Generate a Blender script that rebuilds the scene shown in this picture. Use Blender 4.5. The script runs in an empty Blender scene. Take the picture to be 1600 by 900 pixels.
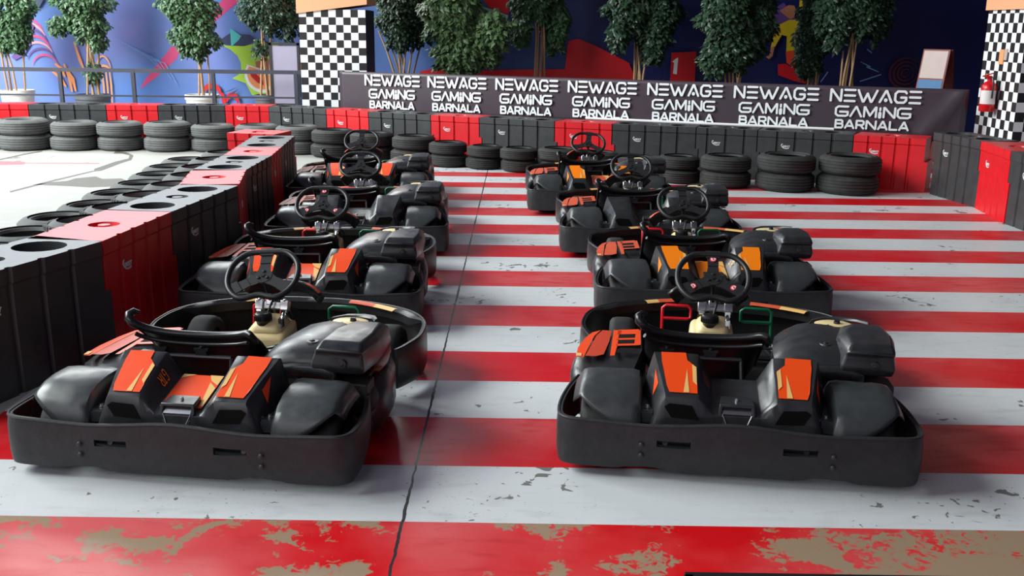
import bpy, math, random
from mathutils import Matrix, Vector
random.seed(7)
PI = math.pi
SC = bpy.context.scene
COL = SC.collection

# ------------------------------------------------------------------ camera, world, lights, exposure
CAM_H = 1.78
PITCH, ROLL, YAW = math.radians(14.657), math.radians(0.6587), math.radians(-0.4157)
fw = Vector((math.sin(YAW)*math.cos(PITCH), math.cos(YAW)*math.cos(PITCH), -math.sin(PITCH)))
rt = Vector((math.cos(YAW), -math.sin(YAW), 0)); up = rt.cross(fw)
rt2 = math.cos(ROLL)*rt + math.sin(ROLL)*up
up2 = -math.sin(ROLL)*rt + math.cos(ROLL)*up
cd = bpy.data.cameras.new('camera'); cam = bpy.data.objects.new('camera', cd); COL.objects.link(cam)
cd.sensor_width = 36; cd.lens = 36*1560/1600; cd.clip_end = 200
M = Matrix((( rt2.x, up2.x, -fw.x, 0), (rt2.y, up2.y, -fw.y, 0), (rt2.z, up2.z, -fw.z, CAM_H), (0, 0, 0, 1)))
cam.matrix_world = M
SC.camera = cam

SC.view_settings.view_transform = 'Standard'
SC.view_settings.look = 'None'
SC.view_settings.exposure = 0.0
SC.view_settings.gamma = 1.0
SC.view_settings.use_curve_mapping = False

w = bpy.data.worlds.new('world'); SC.world = w; w.use_nodes = True
bg = w.node_tree.nodes['Background']
bg.inputs[0].default_value = (0.66, 0.62, 1.0, 1); bg.inputs[1].default_value = 0.20

def area(name, loc, target, sx, sy, power, color):
    l = bpy.data.lights.new(name, 'AREA'); l.shape = 'RECTANGLE'; l.size = sx; l.size_y = sy
    l.energy = power; l.color = color
    o = bpy.data.objects.new(name, l); COL.objects.link(o); o.location = loc
    d = Vector(target) - Vector(loc); o.rotation_euler = d.to_track_quat('-Z', 'Y').to_euler()
    return o
# daylight entering through the open left side of the hall
area('daylight_opening', (-14.0, 6.5, 10.0), (0.0, 7.5, 0.0), 14.0, 6.0, 4900, (0.93, 1.0, 0.98))
# fill light added out of view at the far left to brighten the painted wall
area('wall_fill_light', (-11.5, 11.0, 4.2), (-4.5, 18.0, 1.2), 5.0, 3.5, 900, (0.95, 1.0, 0.99))
# daylight over the top of the painted wall on the left
area('daylight_clerestory', (-7.0, 18.2, 6.2), (-2.0, 8.0, 0.0), 9.0, 3.0, 900, (0.95, 1.0, 0.99))
# open front of the hall behind the photographer
area('daylight_front', (-4.5, -3.5, 4.5), (0.3, 6.0, 0.0), 7.0, 3.0, 170, (1.0, 0.98, 0.98))

# ------------------------------------------------------------------ materials
def srgb(r, g, b):
    f = lambda c: (c/255/12.92) if c/255 <= 0.04045 else ((c/255+0.055)/1.055)**2.4
    return (f(r), f(g), f(b), 1)
def mat(name, col, rough=0.5, metal=0.0, spec=0.5, var=0.0, scale=8.0, bump=0.0, bscale=60.0, trans=0.0, sss=0.0, rvar=0.0):
    m = bpy.data.materials.new(name); m.use_nodes = True
    nt = m.node_tree; b = nt.nodes['Principled BSDF']
    b.inputs['Base Color'].default_value = col; b.inputs['Roughness'].default_value = rough
    b.inputs['Metallic'].default_value = metal; b.inputs['Specular IOR Level'].default_value = spec
    if trans: b.inputs['Transmission Weight'].default_value = trans
    if sss:
        b.inputs['Subsurface Weight'].default_value = sss; b.inputs['Subsurface Radius'].default_value = (0.03, 0.02, 0.01)
    if var or rvar:
        tc = nt.nodes.new('ShaderNodeTexCoord'); n = nt.nodes.new('ShaderNodeTexNoise')
        n.inputs['Scale'].default_value = scale; n.inputs['Detail'].default_value = 6
        nt.links.new(tc.outputs['Object'], n.inputs['Vector'])
        if var:
            r = nt.nodes.new('ShaderNodeMixRGB'); r.blend_type = 'MIX'
            r.inputs[1].default_value = tuple(c*(1-var) for c in col[:3])+(1,)
            r.inputs[2].default_value = tuple(min(1, c*(1+var)+var*0.02) for c in col[:3])+(1,)
            nt.links.new(n.outputs['Fac'], r.inputs[0]); nt.links.new(r.outputs[0], b.inputs['Base Color'])
        if rvar:
            mr = nt.nodes.new('ShaderNodeMapRange'); mr.inputs[1].default_value = 0.3; mr.inputs[2].default_value = 0.7
            mr.inputs[3].default_value = max(0.05, rough-rvar); mr.inputs[4].default_value = rough+rvar
            nt.links.new(n.outputs['Fac'], mr.inputs[0]); nt.links.new(mr.outputs[0], b.inputs['Roughness'])
    if bump:
        tc = nt.nodes.new('ShaderNodeTexCoord'); n = nt.nodes.new('ShaderNodeTexNoise'); n.inputs['Scale'].default_value = bscale
        nt.links.new(tc.outputs['Object'], n.inputs['Vector'])
        bp = nt.nodes.new('ShaderNodeBump'); bp.inputs['Strength'].default_value = bump; bp.inputs['Distance'].default_value = 0.01
        nt.links.new(n.outputs['Fac'], bp.inputs['Height']); nt.links.new(bp.outputs[0], b.inputs['Normal'])
    return m
BLACKP = mat('black_plastic', (0.019, 0.020, 0.022, 1), 0.34, spec=0.5, var=0.35, scale=14, rvar=0.09)
FENDM = mat('satin_black_fender', (0.036, 0.040, 0.042, 1), 0.36, spec=0.5, var=0.25, scale=18, rvar=0.08)
FBUMPM = mat('gloss_black_front_bumper', (0.010, 0.010, 0.011, 1), 0.34, spec=0.35, var=0.3, scale=18)
BUMPERM = mat('scuffed_black_bumper', (0.017, 0.017, 0.019, 1), 0.5, spec=0.42, var=0.45, scale=22, bump=0.12, bscale=90)
SEATM = mat('seat_black', (0.012, 0.012, 0.013, 1), 0.3, spec=0.5)
RUBBER = mat('tyre_rubber', (0.022, 0.022, 0.022, 1), 0.7, spec=0.3, var=0.3, scale=30)
GRIP = mat('wheel_grip', (0.014, 0.014, 0.015, 1), 0.42, spec=0.4, bump=0.1, bscale=300)
SPOKE = mat('spoke_black_metal', (0.02, 0.02, 0.021, 1), 0.38, metal=0.0, spec=0.5)
ORANGE = mat('orange_decal', srgb(236, 74, 20), 0.36, spec=0.4)
AMBER = mat('amber_decal', srgb(246, 128, 14), 0.36, spec=0.4)
RUST = mat('worn_orange_decal', srgb(205, 84, 52), 0.45, spec=0.4, var=0.25, scale=20)
CREAM = mat('cream_decal', srgb(226, 178, 108), 0.4, spec=0.4)
DKORANGE = mat('dark_orange_decal', srgb(190, 60, 30), 0.4, spec=0.4)
TANKM = mat('translucent_fuel_tank', srgb(222, 200, 150), 0.4, spec=0.4, sss=0.35, var=0.12, scale=12)
CAPM = mat('black_cap', (0.01, 0.01, 0.01, 1), 0.4)
SILVER = mat('silver_metal', (0.62, 0.63, 0.64, 1), 0.28, metal=1.0)
CHROME = mat('chrome', (0.75, 0.75, 0.76, 1), 0.12, metal=1.0)
FRAMEM = mat('chassis_steel', (0.05, 0.05, 0.055, 1), 0.4, metal=0.8)
ENGM = mat('engine_dark', (0.012, 0.012, 0.012, 1), 0.6, var=0.4, scale=30)
REDTUBE = mat('red_pedal', srgb(215, 20, 35), 0.3)
GREENTUBE = mat('green_pedal', srgb(10, 110, 70), 0.3)
STICKR = mat('red_sticker', srgb(225, 60, 70), 0.4)
STICKW = mat('white_sticker', srgb(240, 225, 225), 0.4)
VOID = mat('dark_opening', (0.004, 0.004, 0.004, 1), 0.8, spec=0.1)
LAMPR = mat('tail_lens', (0.01, 0.008, 0.008, 1), 0.08)
BARB = mat('black_barrier_plastic', (0.030, 0.032, 0.034, 1), 0.42, spec=0.5, var=0.4, scale=9, bump=0.08, bscale=40)
BARR = mat('red_barrier_plastic', srgb(205, 12, 26), 0.42, spec=0.5, var=0.18, scale=9, bump=0.08, bscale=40)
TYREM = mat('old_tyre', (0.024, 0.025, 0.024, 1), 0.72, spec=0.35, var=0.5, scale=14, bump=0.15, bscale=60)
TYREM2 = mat('grey_tyre', (0.095, 0.098, 0.096, 1), 0.75, spec=0.35, var=0.35, scale=14, bump=0.15, bscale=60)  # lighter grey rubber for the stacks on the left
MARKM = mat('white_maker_mark', srgb(215, 218, 218), 0.5)
BANNERM = mat('plum_banner', srgb(62, 50, 60), 0.42, spec=0.5, var=0.15, scale=4, bump=0.25, bscale=3)
LETTER = mat('white_lettering', srgb(238, 242, 244), 0.45)
PIPEM = mat('white_pipe', srgb(235, 235, 235), 0.4)
RAILM = mat('grey_rail_paint', srgb(52, 55, 66), 0.5)
POTW = mat('white_pot', srgb(225, 225, 220), 0.5, var=0.06)
POTG = mat('grey_pot', srgb(92, 95, 100), 0.55, var=0.1)
SOIL = mat('soil', (0.02, 0.014, 0.01, 1), 0.9)
STEM = mat('pale_stem', srgb(172, 138, 100), 0.7, var=0.25, scale=20)
PEACH = mat('peach_band', srgb(238, 172, 128), 0.5)
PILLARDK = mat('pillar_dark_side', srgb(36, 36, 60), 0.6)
BOARDM = mat('pale_board', srgb(150, 146, 166), 0.5, var=0.05)
BOARDF = mat('dark_board_frame', srgb(40, 38, 42), 0.5)
WOODRED = mat('red_brown_wood', srgb(118, 46, 38), 0.6, var=0.15)
SIGNP = mat('sign_cream', srgb(186, 166, 162), 0.6, var=0.1)
SIGNB = mat('sign_blue', srgb(50, 105, 150), 0.6)
EXTR = mat('extinguisher_red', srgb(200, 22, 30), 0.28)
EXTL = mat('extinguisher_label', srgb(222, 214, 214), 0.5)
YEL = mat('yellow_plastic', srgb(235, 180, 40), 0.4)
def leafmat(name, c):
    return mat(name, c, 0.38, spec=0.5, var=0.5, scale=3.0)
LEAF = [leafmat('leaf_green', srgb(66, 98, 62)), leafmat('leaf_dark', srgb(40, 64, 44)), leafmat('leaf_bright', srgb(84, 112, 70))]

# ---- floor paint
def floor_mat(name, base, under, thr, wscale, rough, dirt=0.12, soft=0.02, wear_glare_x=0.0):
    m = bpy.data.materials.new(name); m.use_nodes = True; nt = m.node_tree; L = nt.links; N = nt.nodes
    b = N['Principled BSDF']; b.inputs['Roughness'].default_value = rough; b.inputs['Specular IOR Level'].default_value = 0.45
    tc = N.new('ShaderNodeTexCoord')
    def noise(sc, det, vec=None, dist=0.0, stretch=None):
        n = N.new('ShaderNodeTexNoise'); n.inputs['Scale'].default_value = sc; n.inputs['Detail'].default_value = det
        n.inputs['Distortion'].default_value = dist
        if stretch:
            mp = N.new('ShaderNodeMapping'); mp.inputs['Scale'].default_value = stretch
            L.new(tc.outputs['Object'], mp.inputs['Vector']); L.new(mp.outputs[0], n.inputs['Vector'])
        else: L.new(tc.outputs['Object'], n.inputs['Vector'])
        return n
    def ramp(src, lo, hi):
        r = N.new('ShaderNodeMapRange'); r.inputs[1].default_value = lo; r.inputs[2].default_value = hi; L.new(src, r.inputs[0]); return r.outputs[0]
    def mix(f, a, c, mode='MIX'):
        x = N.new('ShaderNodeMixRGB'); x.blend_type = mode
        if isinstance(f, float): x.inputs[0].default_value = f
        else: L.new(f, x.inputs[0])
        for i, s in ((1, a), (2, c)):
            if isinstance(s, tuple): x.inputs[i].default_value = s
            else: L.new(s, x.inputs[i])
        return x.outputs[0]
    def mul(a, c):
        x = N.new('ShaderNodeMath'); x.operation = 'MULTIPLY'; L.new(a, x.inputs[0]); L.new(c, x.inputs[1]); return x.outputs[0]
    # broad fading of the paint
    n1 = noise(1.1, 5)
    faded = tuple(min(1, c*0.75+0.16*(1 if i == 0 else 0.62)) for i, c in enumerate(base[:3]))+(1,)
    col = mix(ramp(n1.outputs['Fac'], 0.42, 0.72), base, faded if base[0] > 2*base[1] else tuple(c*0.88 for c in base[:3])+(1,))
    # streaky dirt
    n2 = noise(7, 8, stretch=(0.7, 2.2, 1))
    col = mix(mul(ramp(n2.outputs['Fac'], 0.52, 0.75), ramp(n1.outputs['Fac'], 0.3, 0.6)), col, tuple(c*(1-dirt*2) for c in base[:3])+(1,))
    # flaked areas showing the concrete
    nb = noise(wscale*0.16, 3, dist=0.4); n3 = noise(wscale, 9, dist=0.8)
    add = N.new('ShaderNodeMath'); add.operation = 'ADD'; L.new(nb.outputs['Fac'], add.inputs[0]); L.new(n3.outputs['Fac'], add.inputs[1])
    if wear_glare_x:
        fine = noise(26, 10, dist=1.2); fm = N.new('ShaderNodeMath'); fm.operation = 'MULTIPLY_ADD'; fm.inputs[1].default_value = 0.45; L.new(fine.outputs['Fac'], fm.inputs[0]); fb = N.new('ShaderNodeMath'); fb.operation = 'SUBTRACT'; fb.inputs[1].default_value = 0.225; L.new(add.outputs[0], fb.inputs[0]); L.new(fb.outputs[0], fm.inputs[2]); add = fm
    wsum = add.outputs[0]
    sx = N.new('ShaderNodeSeparateXYZ'); L.new(tc.outputs['Object'], sx.inputs[0])
    if wear_glare_x:
        # scraped patches where the paint has gone, and pale pink glare painted over the left end
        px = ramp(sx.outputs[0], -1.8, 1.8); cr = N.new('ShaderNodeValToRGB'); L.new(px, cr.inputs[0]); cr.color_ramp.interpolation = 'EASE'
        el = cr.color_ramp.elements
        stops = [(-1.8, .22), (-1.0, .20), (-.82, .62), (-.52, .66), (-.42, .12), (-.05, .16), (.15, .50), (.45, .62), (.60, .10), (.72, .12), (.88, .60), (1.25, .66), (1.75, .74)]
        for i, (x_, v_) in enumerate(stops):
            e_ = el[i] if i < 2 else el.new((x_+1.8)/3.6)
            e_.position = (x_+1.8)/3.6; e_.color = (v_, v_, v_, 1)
        wm = N.new('ShaderNodeMath'); wm.operation = 'MULTIPLY_ADD'; wm.inputs[1].default_value = wear_glare_x; L.new(cr.outputs[0], wm.inputs[0]); L.new(wsum, wm.inputs[2]); wsum = wm.outputs[0]
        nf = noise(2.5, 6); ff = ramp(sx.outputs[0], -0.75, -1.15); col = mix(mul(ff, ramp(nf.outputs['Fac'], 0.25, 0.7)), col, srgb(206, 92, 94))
    col = mix(ramp(wsum, thr, thr+soft), col, under)
    if not wear_glare_x and base[0] < 1.6*base[1]+0.01:
        nk = noise(38, 8, dist=1.5, stretch=(0.8, 1.3, 1)); nz = noise(1.9, 4)
        col = mix(mul(ramp(nk.outputs['Fac'], 0.66, 0.69), ramp(nz.outputs['Fac'], 0.50, 0.60)), col, tuple(c*0.4 for c in under[:3])+(1,))
    # the expansion joint that runs away from the viewer
    nj = noise(14, 4); a1 = N.new('ShaderNodeMath'); a1.operation = 'MULTIPLY_ADD'; a1.inputs[1].default_value = 0.016; a1.inputs[2].default_value = 0.421-0.008
    L.new(nj.outputs['Fac'], a1.inputs[0])
    a2 = N.new('ShaderNodeMath'); a2.operation = 'ADD'; L.new(sx.outputs[0], a2.inputs[0]); L.new(a1.outputs[0], a2.inputs[1])
    a3 = N.new('ShaderNodeMath'); a3.operation = 'ABSOLUTE'; L.new(a2.outputs[0], a3.inputs[0])
    nw = noise(2.0, 4); wd = N.new('ShaderNodeMath'); wd.operation = 'MULTIPLY_ADD'; wd.inputs[1].default_value = 0.012; wd.inputs[2].default_value = -0.0005
    L.new(nw.outputs['Fac'], wd.inputs[0])
    lt = N.new('ShaderNodeMath'); lt.operation = 'LESS_THAN'; L.new(a3.outputs[0], lt.inputs[0]); L.new(wd.outputs[0], lt.inputs[1])
    col = mix(lt.outputs[0], col, (0.02, 0.018, 0.018, 1))
    L.new(col, b.inputs['Base Color'])
    rr = N.new('ShaderNodeMapRange'); rr.inputs[3].default_value = rough-0.08; rr.inputs[4].default_value = rough+0.16
    L.new(n2.outputs['Fac'], rr.inputs[0]); L.new(rr.outputs[0], b.inputs['Roughness'])
    bp = N.new('ShaderNodeBump'); bp.inputs['Strength'].default_value = 0.05; bp.inputs['Distance'].default_value = 0.01
    L.new(n3.outputs['Fac'], bp.inputs['Height']); L.new(bp.outputs[0], b.inputs['Normal'])
    return m
F_RED = floor_mat('red_floor_paint', srgb(200, 8, 22), srgb(150, 130, 112), 1.36, 9, 0.34)
F_WHITE = floor_mat('white_floor_paint', srgb(205, 208, 210), srgb(112, 112, 108), 1.235, 13.0, 0.42, dirt=0.12, soft=0.01)
F_WORN = floor_mat('worn_red_floor_paint', srgb(205, 10, 18), srgb(150, 128, 104), 1.16, 4.6, 0.30, soft=0.06, wear_glare_x=0.30)
F_CONC = floor_mat('pale_concrete', srgb(160, 160, 154), srgb(112, 112, 108), 1.25, 4.0, 0.6, dirt=0.06)
F_STAIN = mat('concrete_stain', srgb(88, 85, 77), 0.6, var=0.15)
F_LINE = mat('faded_red_line', srgb(196, 96, 100), 0.6, var=0.15)

def checker_mat():
    m = bpy.data.materials.new('checker_tiles'); m.use_nodes = True; nt = m.node_tree; b = nt.nodes['Principled BSDF']
    tc = nt.nodes.new('ShaderNodeTexCoord'); ck = nt.nodes.new('ShaderNodeTexChecker'); ck.inputs['Scale'].default_value = 1.0
    ck.inputs[1].default_value = srgb(236, 238, 240); ck.inputs[2].default_value = srgb(36, 34, 36)
    nt.links.new(tc.outputs['UV'], ck.inputs['Vector']); nt.links.new(ck.outputs[0], b.inputs['Base Color']); b.inputs['Roughness'].default_value = 0.4
    return m
CHECK = checker_mat()

def mural_base():
    m = bpy.data.materials.new('mural_blue'); m.use_nodes = True; nt = m.node_tree; b = nt.nodes['Principled BSDF']; L = nt.links
    tc = nt.nodes.new('ShaderNodeTexCoord'); n = nt.nodes.new('ShaderNodeTexNoise'); n.inputs['Scale'].default_value = 0.5; n.inputs['Detail'].default_value = 4
    L.new(tc.outputs['Object'], n.inputs['Vector'])
    r = nt.nodes.new('ShaderNodeValToRGB'); e = r.color_ramp.elements
    e[0].position = 0.3; e[0].color = srgb(80, 120, 190); e[1].position = 0.72; e[1].color = srgb(128, 126, 194)
    k = e.new(0.5); k.color = srgb(94, 126, 192)
    L.new(n.outputs['Fac'], r.inputs[0])
    # blue turns to navy rightwards, with haze and light falloff painted in too
    sx = nt.nodes.new('ShaderNodeSeparateXYZ'); L.new(tc.outputs['Object'], sx.inputs[0])
    mr = nt.nodes.new('ShaderNodeMapRange'); mr.inputs[1].default_value = -3.6; mr.inputs[2].default_value = 1.5; L.new(sx.outputs[0], mr.inputs[0])
    mx = nt.nodes.new('ShaderNodeMixRGB'); L.new(mr.outputs[0], mx.inputs[0]); L.new(r.outputs[0], mx.inputs[1]); mx.inputs[2].default_value = srgb(10, 18, 78)
    L.new(mx.outputs[0], b.inputs['Base Color']); b.inputs['Roughness'].default_value = 0.5
    return m
MURAL = mural_base()

# ------------------------------------------------------------------ mesh builder
class MB:
    def __init__(s): s.v = []; s.f = []; s.m = []
    def add(s, verts, faces, mi=0):
        o = len(s.v); s.v += [tuple(p) for p in verts]
        for f in faces: s.f.append(tuple(i+o for i in f)); s.m.append(mi)
        return s
    def box(s, c, d, rz=0.0, rx=0.0, mi=0, ry=0.0):
        R = Matrix.Rotation(rz, 3, 'Z') @ Matrix.Rotation(ry, 3, 'Y') @ Matrix.Rotation(rx, 3, 'X'); C = Vector(c)
        vs = [C + R @ Vector((x*d[0]/2, y*d[1]/2, z*d[2]/2)) for x in (-1, 1) for y in (-1, 1) for z in (-1, 1)]
        return s.add(vs, [(0, 1, 3, 2), (4, 6, 7, 5), (0, 4, 5, 1), (2, 3, 7, 6), (0, 2, 6, 4), (1, 5, 7, 3)], mi)
    def hexa(s, b, t, mi=0):            # 4 bottom + 4 top points, counter-clockwise from above
        return s.add(b+t, [(3, 2, 1, 0), (4, 5, 6, 7), (0, 1, 5, 4), (1, 2, 6, 5), (2, 3, 7, 6), (3, 0, 4, 7)], mi)
    def prism(s, a, b, mi=0):           # two matching loops
        n = len(a)
        return s.add(list(a)+list(b), [tuple(range(n))[::-1], tuple(range(n, 2*n))] + [(i, (i+1) % n, n+(i+1) % n, n+i) for i in range(n)], mi)
    def tube(s, pts, r, seg=10, closed=False, mi=0, cap=True):
        pts = [Vector(p) for p in pts]; n = len(pts); rings = []
        prev = None
        for i, p in enumerate(pts):
            a = pts[(i-1) % n] if (closed or i > 0) else p; b = pts[(i+1) % n] if (closed or i < n-1) else p
            t = (b-a).normalized()
            if prev is None:
                ref = Vector((0, 0, 1)) if abs(t.z) < 0.9 else Vector((1, 0, 0)); u = t.cross(ref).normalized()
            else:
                u = (prev - t*prev.dot(t)).normalized()
            prev = u; q = t.cross(u); rr = r[i] if isinstance(r, (list, tuple)) else r
            rings.append([p + (u*math.cos(2*PI*k/seg) + q*math.sin(2*PI*k/seg))*rr for k in range(seg)])
        vs = [v for ring in rings for v in ring]; fs = []
        for i in range(n if closed else n-1):
            j = (i+1) % n
            for k in range(seg): fs.append((i*seg+k, i*seg+(k+1) % seg, j*seg+(k+1) % seg, j*seg+k))
        if not closed and cap: fs += [tuple(range(seg))[::-1], tuple(range((n-1)*seg, n*seg))]
        return s.add(vs, fs, mi)
    def lathe(s, prof, c=(0, 0, 0), axis='Z', seg=32, closed=False, mi=0):
        n = len(prof); vs = []; C = Vector(c)
        for k in range(seg):
            a = 2*PI*k/seg; ca, sa = math.cos(a), math.sin(a)
            for r, h in prof:
                p = {'Z': (r*ca, r*sa, h), 'X': (h, r*ca, r*sa), 'Y': (r*sa, h, r*ca)}[axis]
                vs.append(C + Vector(p))
        fs = []
        for k in range(seg):
            k2 = (k+1) % seg
            for i in range(n if closed else n-1):
                j = (i+1) % n; fs.append((k*n+i, k2*n+i, k2*n+j, k*n+j))
        return s.add(vs, fs, mi)
    def grid(s, P, mi=0, cu=False, skip=()):
        nu = len(P); nv = len(P[0]); vs = [p for row in P for p in row]; fs = []
        for i in range(nu if cu else nu-1):
            for j in range(nv-1):
                if (i, j) in skip: continue
                i2 = (i+1) % nu; fs.append((i*nv+j, i2*nv+j, i2*nv+j+1, i*nv+j+1))
        return s.add(vs, fs, mi)
    def mesh(s, name, mats, smooth=35):
        me = bpy.data.meshes.new(name); me.from_pydata(s.v, [], s.f)
        for m in (mats if isinstance(mats, (list, tuple)) else [mats]): me.materials.append(m)
        if any(s.m): me.polygons.foreach_set('material_index', s.m)
        me.validate()
        if smooth:
            me.shade_smooth(); me.set_sharp_from_angle(angle=math.radians(smooth))
        me.update(); return me
    def build(s, name, mats, parent=None, smooth=35, loc=None, rot=None, mods=()):
        return link(name, s.mesh(name, mats, smooth), parent, loc, rot, mods)
def link(name, me, parent=None, loc=None, rot=None, mods=()):
    o = bpy.data.objects.new(name, me); COL.objects.link(o)
    if parent: o.parent = parent
    if loc: o.location = loc
    if rot: o.rotation_euler = rot
    for md in mods:
        if md[0] == 'bevel':
            x = o.modifiers.new('bevel', 'BEVEL'); x.width = md[1]; x.segments = md[2]; x.limit_method = 'ANGLE'; x.angle_limit = math.radians(25); x.harden_normals = False
        elif md[0] == 'solid':
            x = o.modifiers.new('solid', 'SOLIDIFY'); x.thickness = md[1]; x.offset = md[2]
        elif md[0] == 'sub':
            x = o.modifiers.new('sub', 'SUBSURF'); x.levels = md[1]; x.render_levels = md[1]
    return o
def empty(name, loc, rz=0.0, scale=1.0):
    o = bpy.data.objects.new(name, None); COL.objects.link(o); o.location = loc; o.rotation_euler = (0, 0, rz); o.scale = (scale,)*3
    o.empty_display_size = 0.1; return o
def tag(o, label, cat, group=None):
    o['label'] = label; o['category'] = cat
    if group: o['group'] = group
    return o
def struct(o, label=None):
    o['kind'] = 'structure'
    if label: o['label'] = label
    return o
def V(*a): return Vector(a)
def fan(n): return [tuple(range(n))]

# ------------------------------------------------------------------ setting: floor
ys = [2.2, 3.36, 3.85, 4.385, 4.89, 5.375, 5.88, 6.345, 6.85, 7.31, 7.78, 8.23, 8.70, 9.14, 9.59, 10.02, 10.45, 10.88, 11.33, 11.71, 12.18, 12.55, 12.97, 13.45, 13.9]
fl = MB()
XL, XR = -2.42, 9.0
fl.add([(XL, -5, 0), (XR, -5, 0), (XR, ys[0], 0), (XL, ys[0], 0)], fan(4), 1)
for i in range(len(ys)-1):
    a, b = ys[i], ys[i+1]
    mi = (2 if i == 0 else 1) if i % 2 == 1 or i == 0 else 0
    # stripe order: worn red, white, red, white ...
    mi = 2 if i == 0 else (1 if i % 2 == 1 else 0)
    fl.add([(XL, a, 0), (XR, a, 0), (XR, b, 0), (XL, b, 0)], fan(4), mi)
fl.add([(XL, ys[-1], 0), (XR, ys[-1], 0), (XR, 19, 0), (XL, 19, 0)], fan(4), 3)
fl.add([(-14, -5, 0), (XL, -5, 0), (XL, 19, 0), (-14, 19, 0)], fan(4), 3)
# grey repair marks and a red painted line on the pale concrete
e = 0.0015
# outlines on the floor, metres
fl.add([(x, y, e) for x, y in [(-5.23, 11.08), (-5.04, 11.05), (-4.79, 10.98), (-4.51, 11.09), (-4.53, 11.43), (-4.7, 11.66), (-4.9, 11.6), (-5.06, 11.79), (-5.23, 11.62), (-5.23, 11.42), (-5.37, 11.31), (-5.49, 11.11)]], fan(12), 4)
fl.add([(x, y, e) for x, y in [(-5.47, 10.57), (-5.38, 11.36), (-5.25, 12.21), (-5.29, 12.26), (-5.43, 11.45), (-5.52, 10.65)]], fan(6), 4)
fl.add([(x, y, e) for x, y in [(-5.19, 12.27), (-5.22, 12.99), (-5.21, 13.31), (-5.36, 13.78), (-5.59, 14.12), (-5.79, 14.25), (-5.71, 13.96), (-5.6, 13.97), (-5.41, 13.77), (-5.3, 13.44), (-5.35, 13.1), (-5.34, 12.43), (-5.26, 12.21)]], fan(13), 4)
fl.add([(x, y, e) for x, y in [(-6.85, 12.59), (-6.65, 12.67), (-6.38, 12.75), (-6.41, 12.84), (-5.47, 12.9), (-5.5, 12.96), (-6.43, 12.9), (-6.5, 12.99), (-6.83, 13.03), (-7.07, 13.0)]], fan(10), 5)
fl.add([(x, y, e) for x, y in [(-6.9, 12.83), (-6.84, 13.67), (-6.76, 14.07), (-6.81, 14.15), (-6.9, 13.77), (-6.96, 12.95)]], fan(6), 4)
# flip check: upward normals
struct(fl.build('floor', [F_WHITE, F_RED, F_WORN, F_CONC, F_STAIN, F_LINE], smooth=0))
# stripes: index 1 must be white, 2 red  (material slots are swapped here once, in order)
fo = bpy.data.objects['floor']
fo.data.materials[0] = F_RED; fo.data.materials[1] = F_WHITE

# ------------------------------------------------------------------ setting: back wall with mural
WY = 18.4
mw = MB()
mw.add([(-14, WY, 0), (12, WY, 0), (12, WY, 4.2), (-14, WY, 4.2)], fan(4), 0)
mw.add([(-14, WY+0.2, 0), (12, WY+0.2, 0), (12, WY+0.2, 4.2), (-14, WY+0.2, 4.2)], [(3, 2, 1, 0)], 0)
MUR_COLS = [MURAL, mat('mural_pink', srgb(214, 66, 122), 0.5), mat('mural_orange', srgb(240, 150, 92), 0.5), mat('mural_lime', srgb(168, 208, 64), 0.5),
            mat('mural_teal', srgb(80, 185, 185), 0.5), mat('mural_red', srgb(200, 16, 26), 0.5), mat('mural_white', srgb(225, 225, 225), 0.5),
            mat('mural_yellow', srgb(214, 180, 30), 0.5), mat('mural_slate', srgb(52, 62, 96), 0.5), mat('mural_clay', srgb(176, 110, 84), 0.5),
            mat('mural_tomato', srgb(216, 66, 34), 0.5), mat('mural_plum', srgb(96, 62, 130), 0.5), mat('mural_sage', srgb(150, 175, 160), 0.5), mat('mural_pale_blue', srgb(120, 160, 215), 0.5),
            mat('mural_maroon', srgb(84, 22, 44), 0.5), mat('mural_pale_pink', srgb(222, 150, 160), 0.5)]
_lay = [0]
def mp(u, v):       # mural drawing units -> wall metres
    return (-0.192 + (u-800)*0.01134, 2.241 - v*0.01107 + (u-800)*0.000123)
def paint(poly, mi):
    _lay[0] += 1; y = WY - 0.0012 - 0.0004*_lay[0]
    pts = []
    for u, v in poly:
        x, z = mp(u, v); pts.append((x, y, z))
    mw.add(pts, fan(len(pts)), mi)
def streak(pts, wid, mi):
    a = []; b = []
    n = len(pts)
    for i, (u, v) in enumerate(pts):
        p = pts[max(0, i-1)]; q = pts[min(n-1, i+1)]; dx, dy = q[0]-p[0], q[1]-p[1]; l = math.hypot(dx, dy) or 1
        ww = wid*(0.25+math.sin(PI*(i+0.3)/(n-0.4)))/2
        a.append((u-dy/l*ww, v+dx/l*ww)); b.append((u+dy/l*ww, v-dx/l*ww))
    for i in range(n-1): paint([a[i], a[i+1], b[i+1], b[i]], mi)
def arc(cx, cy, rx, ry, a0, a1, n=10):
    return [(cx+rx*math.cos(math.radians(a0+(a1-a0)*i/n)), cy+ry*math.sin(math.radians(a0+(a1-a0)*i/n))) for i in range(n+1)]
# left: pink and orange spray strokes
paint([(205, 141), (216, 124), (262, 72), (276, 74), (268, 92), (230, 124)], 1)
paint([(322, 26), (352, -6), (380, -30), (400, -30), (372, 2), (332, 34)], 1)
for k in range(7): streak(arc(28+5*k, 62+8*k, 34-2*k, 36-2*k, 200, 335), 4.5-0.3*k, (1, 15, 11)[k % 3])
streak([(8, 92), (20, 82), (30, 66), (36, 50), (44, 38)], 15, 11)
for a, b2 in (((68, 112), (88, 137)), ((74, 100), (88, 121)), ((88, 100), (97, 145)), ((93, 110), (103, 144))): streak([a, ((a[0]+b2[0])/2+2, (a[1]+b2[1])/2-3), b2], 4.5, 2)
streak(arc(151, 108, 11, 20, 180, 360), 2.2, 2); streak(arc(151, 112, 11, 9, 180, 360), 3, 2)
for x in (148, 154, 160): streak([(x, 108), (x+1, 135), (x, 165)], 2.4, 2)
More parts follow.
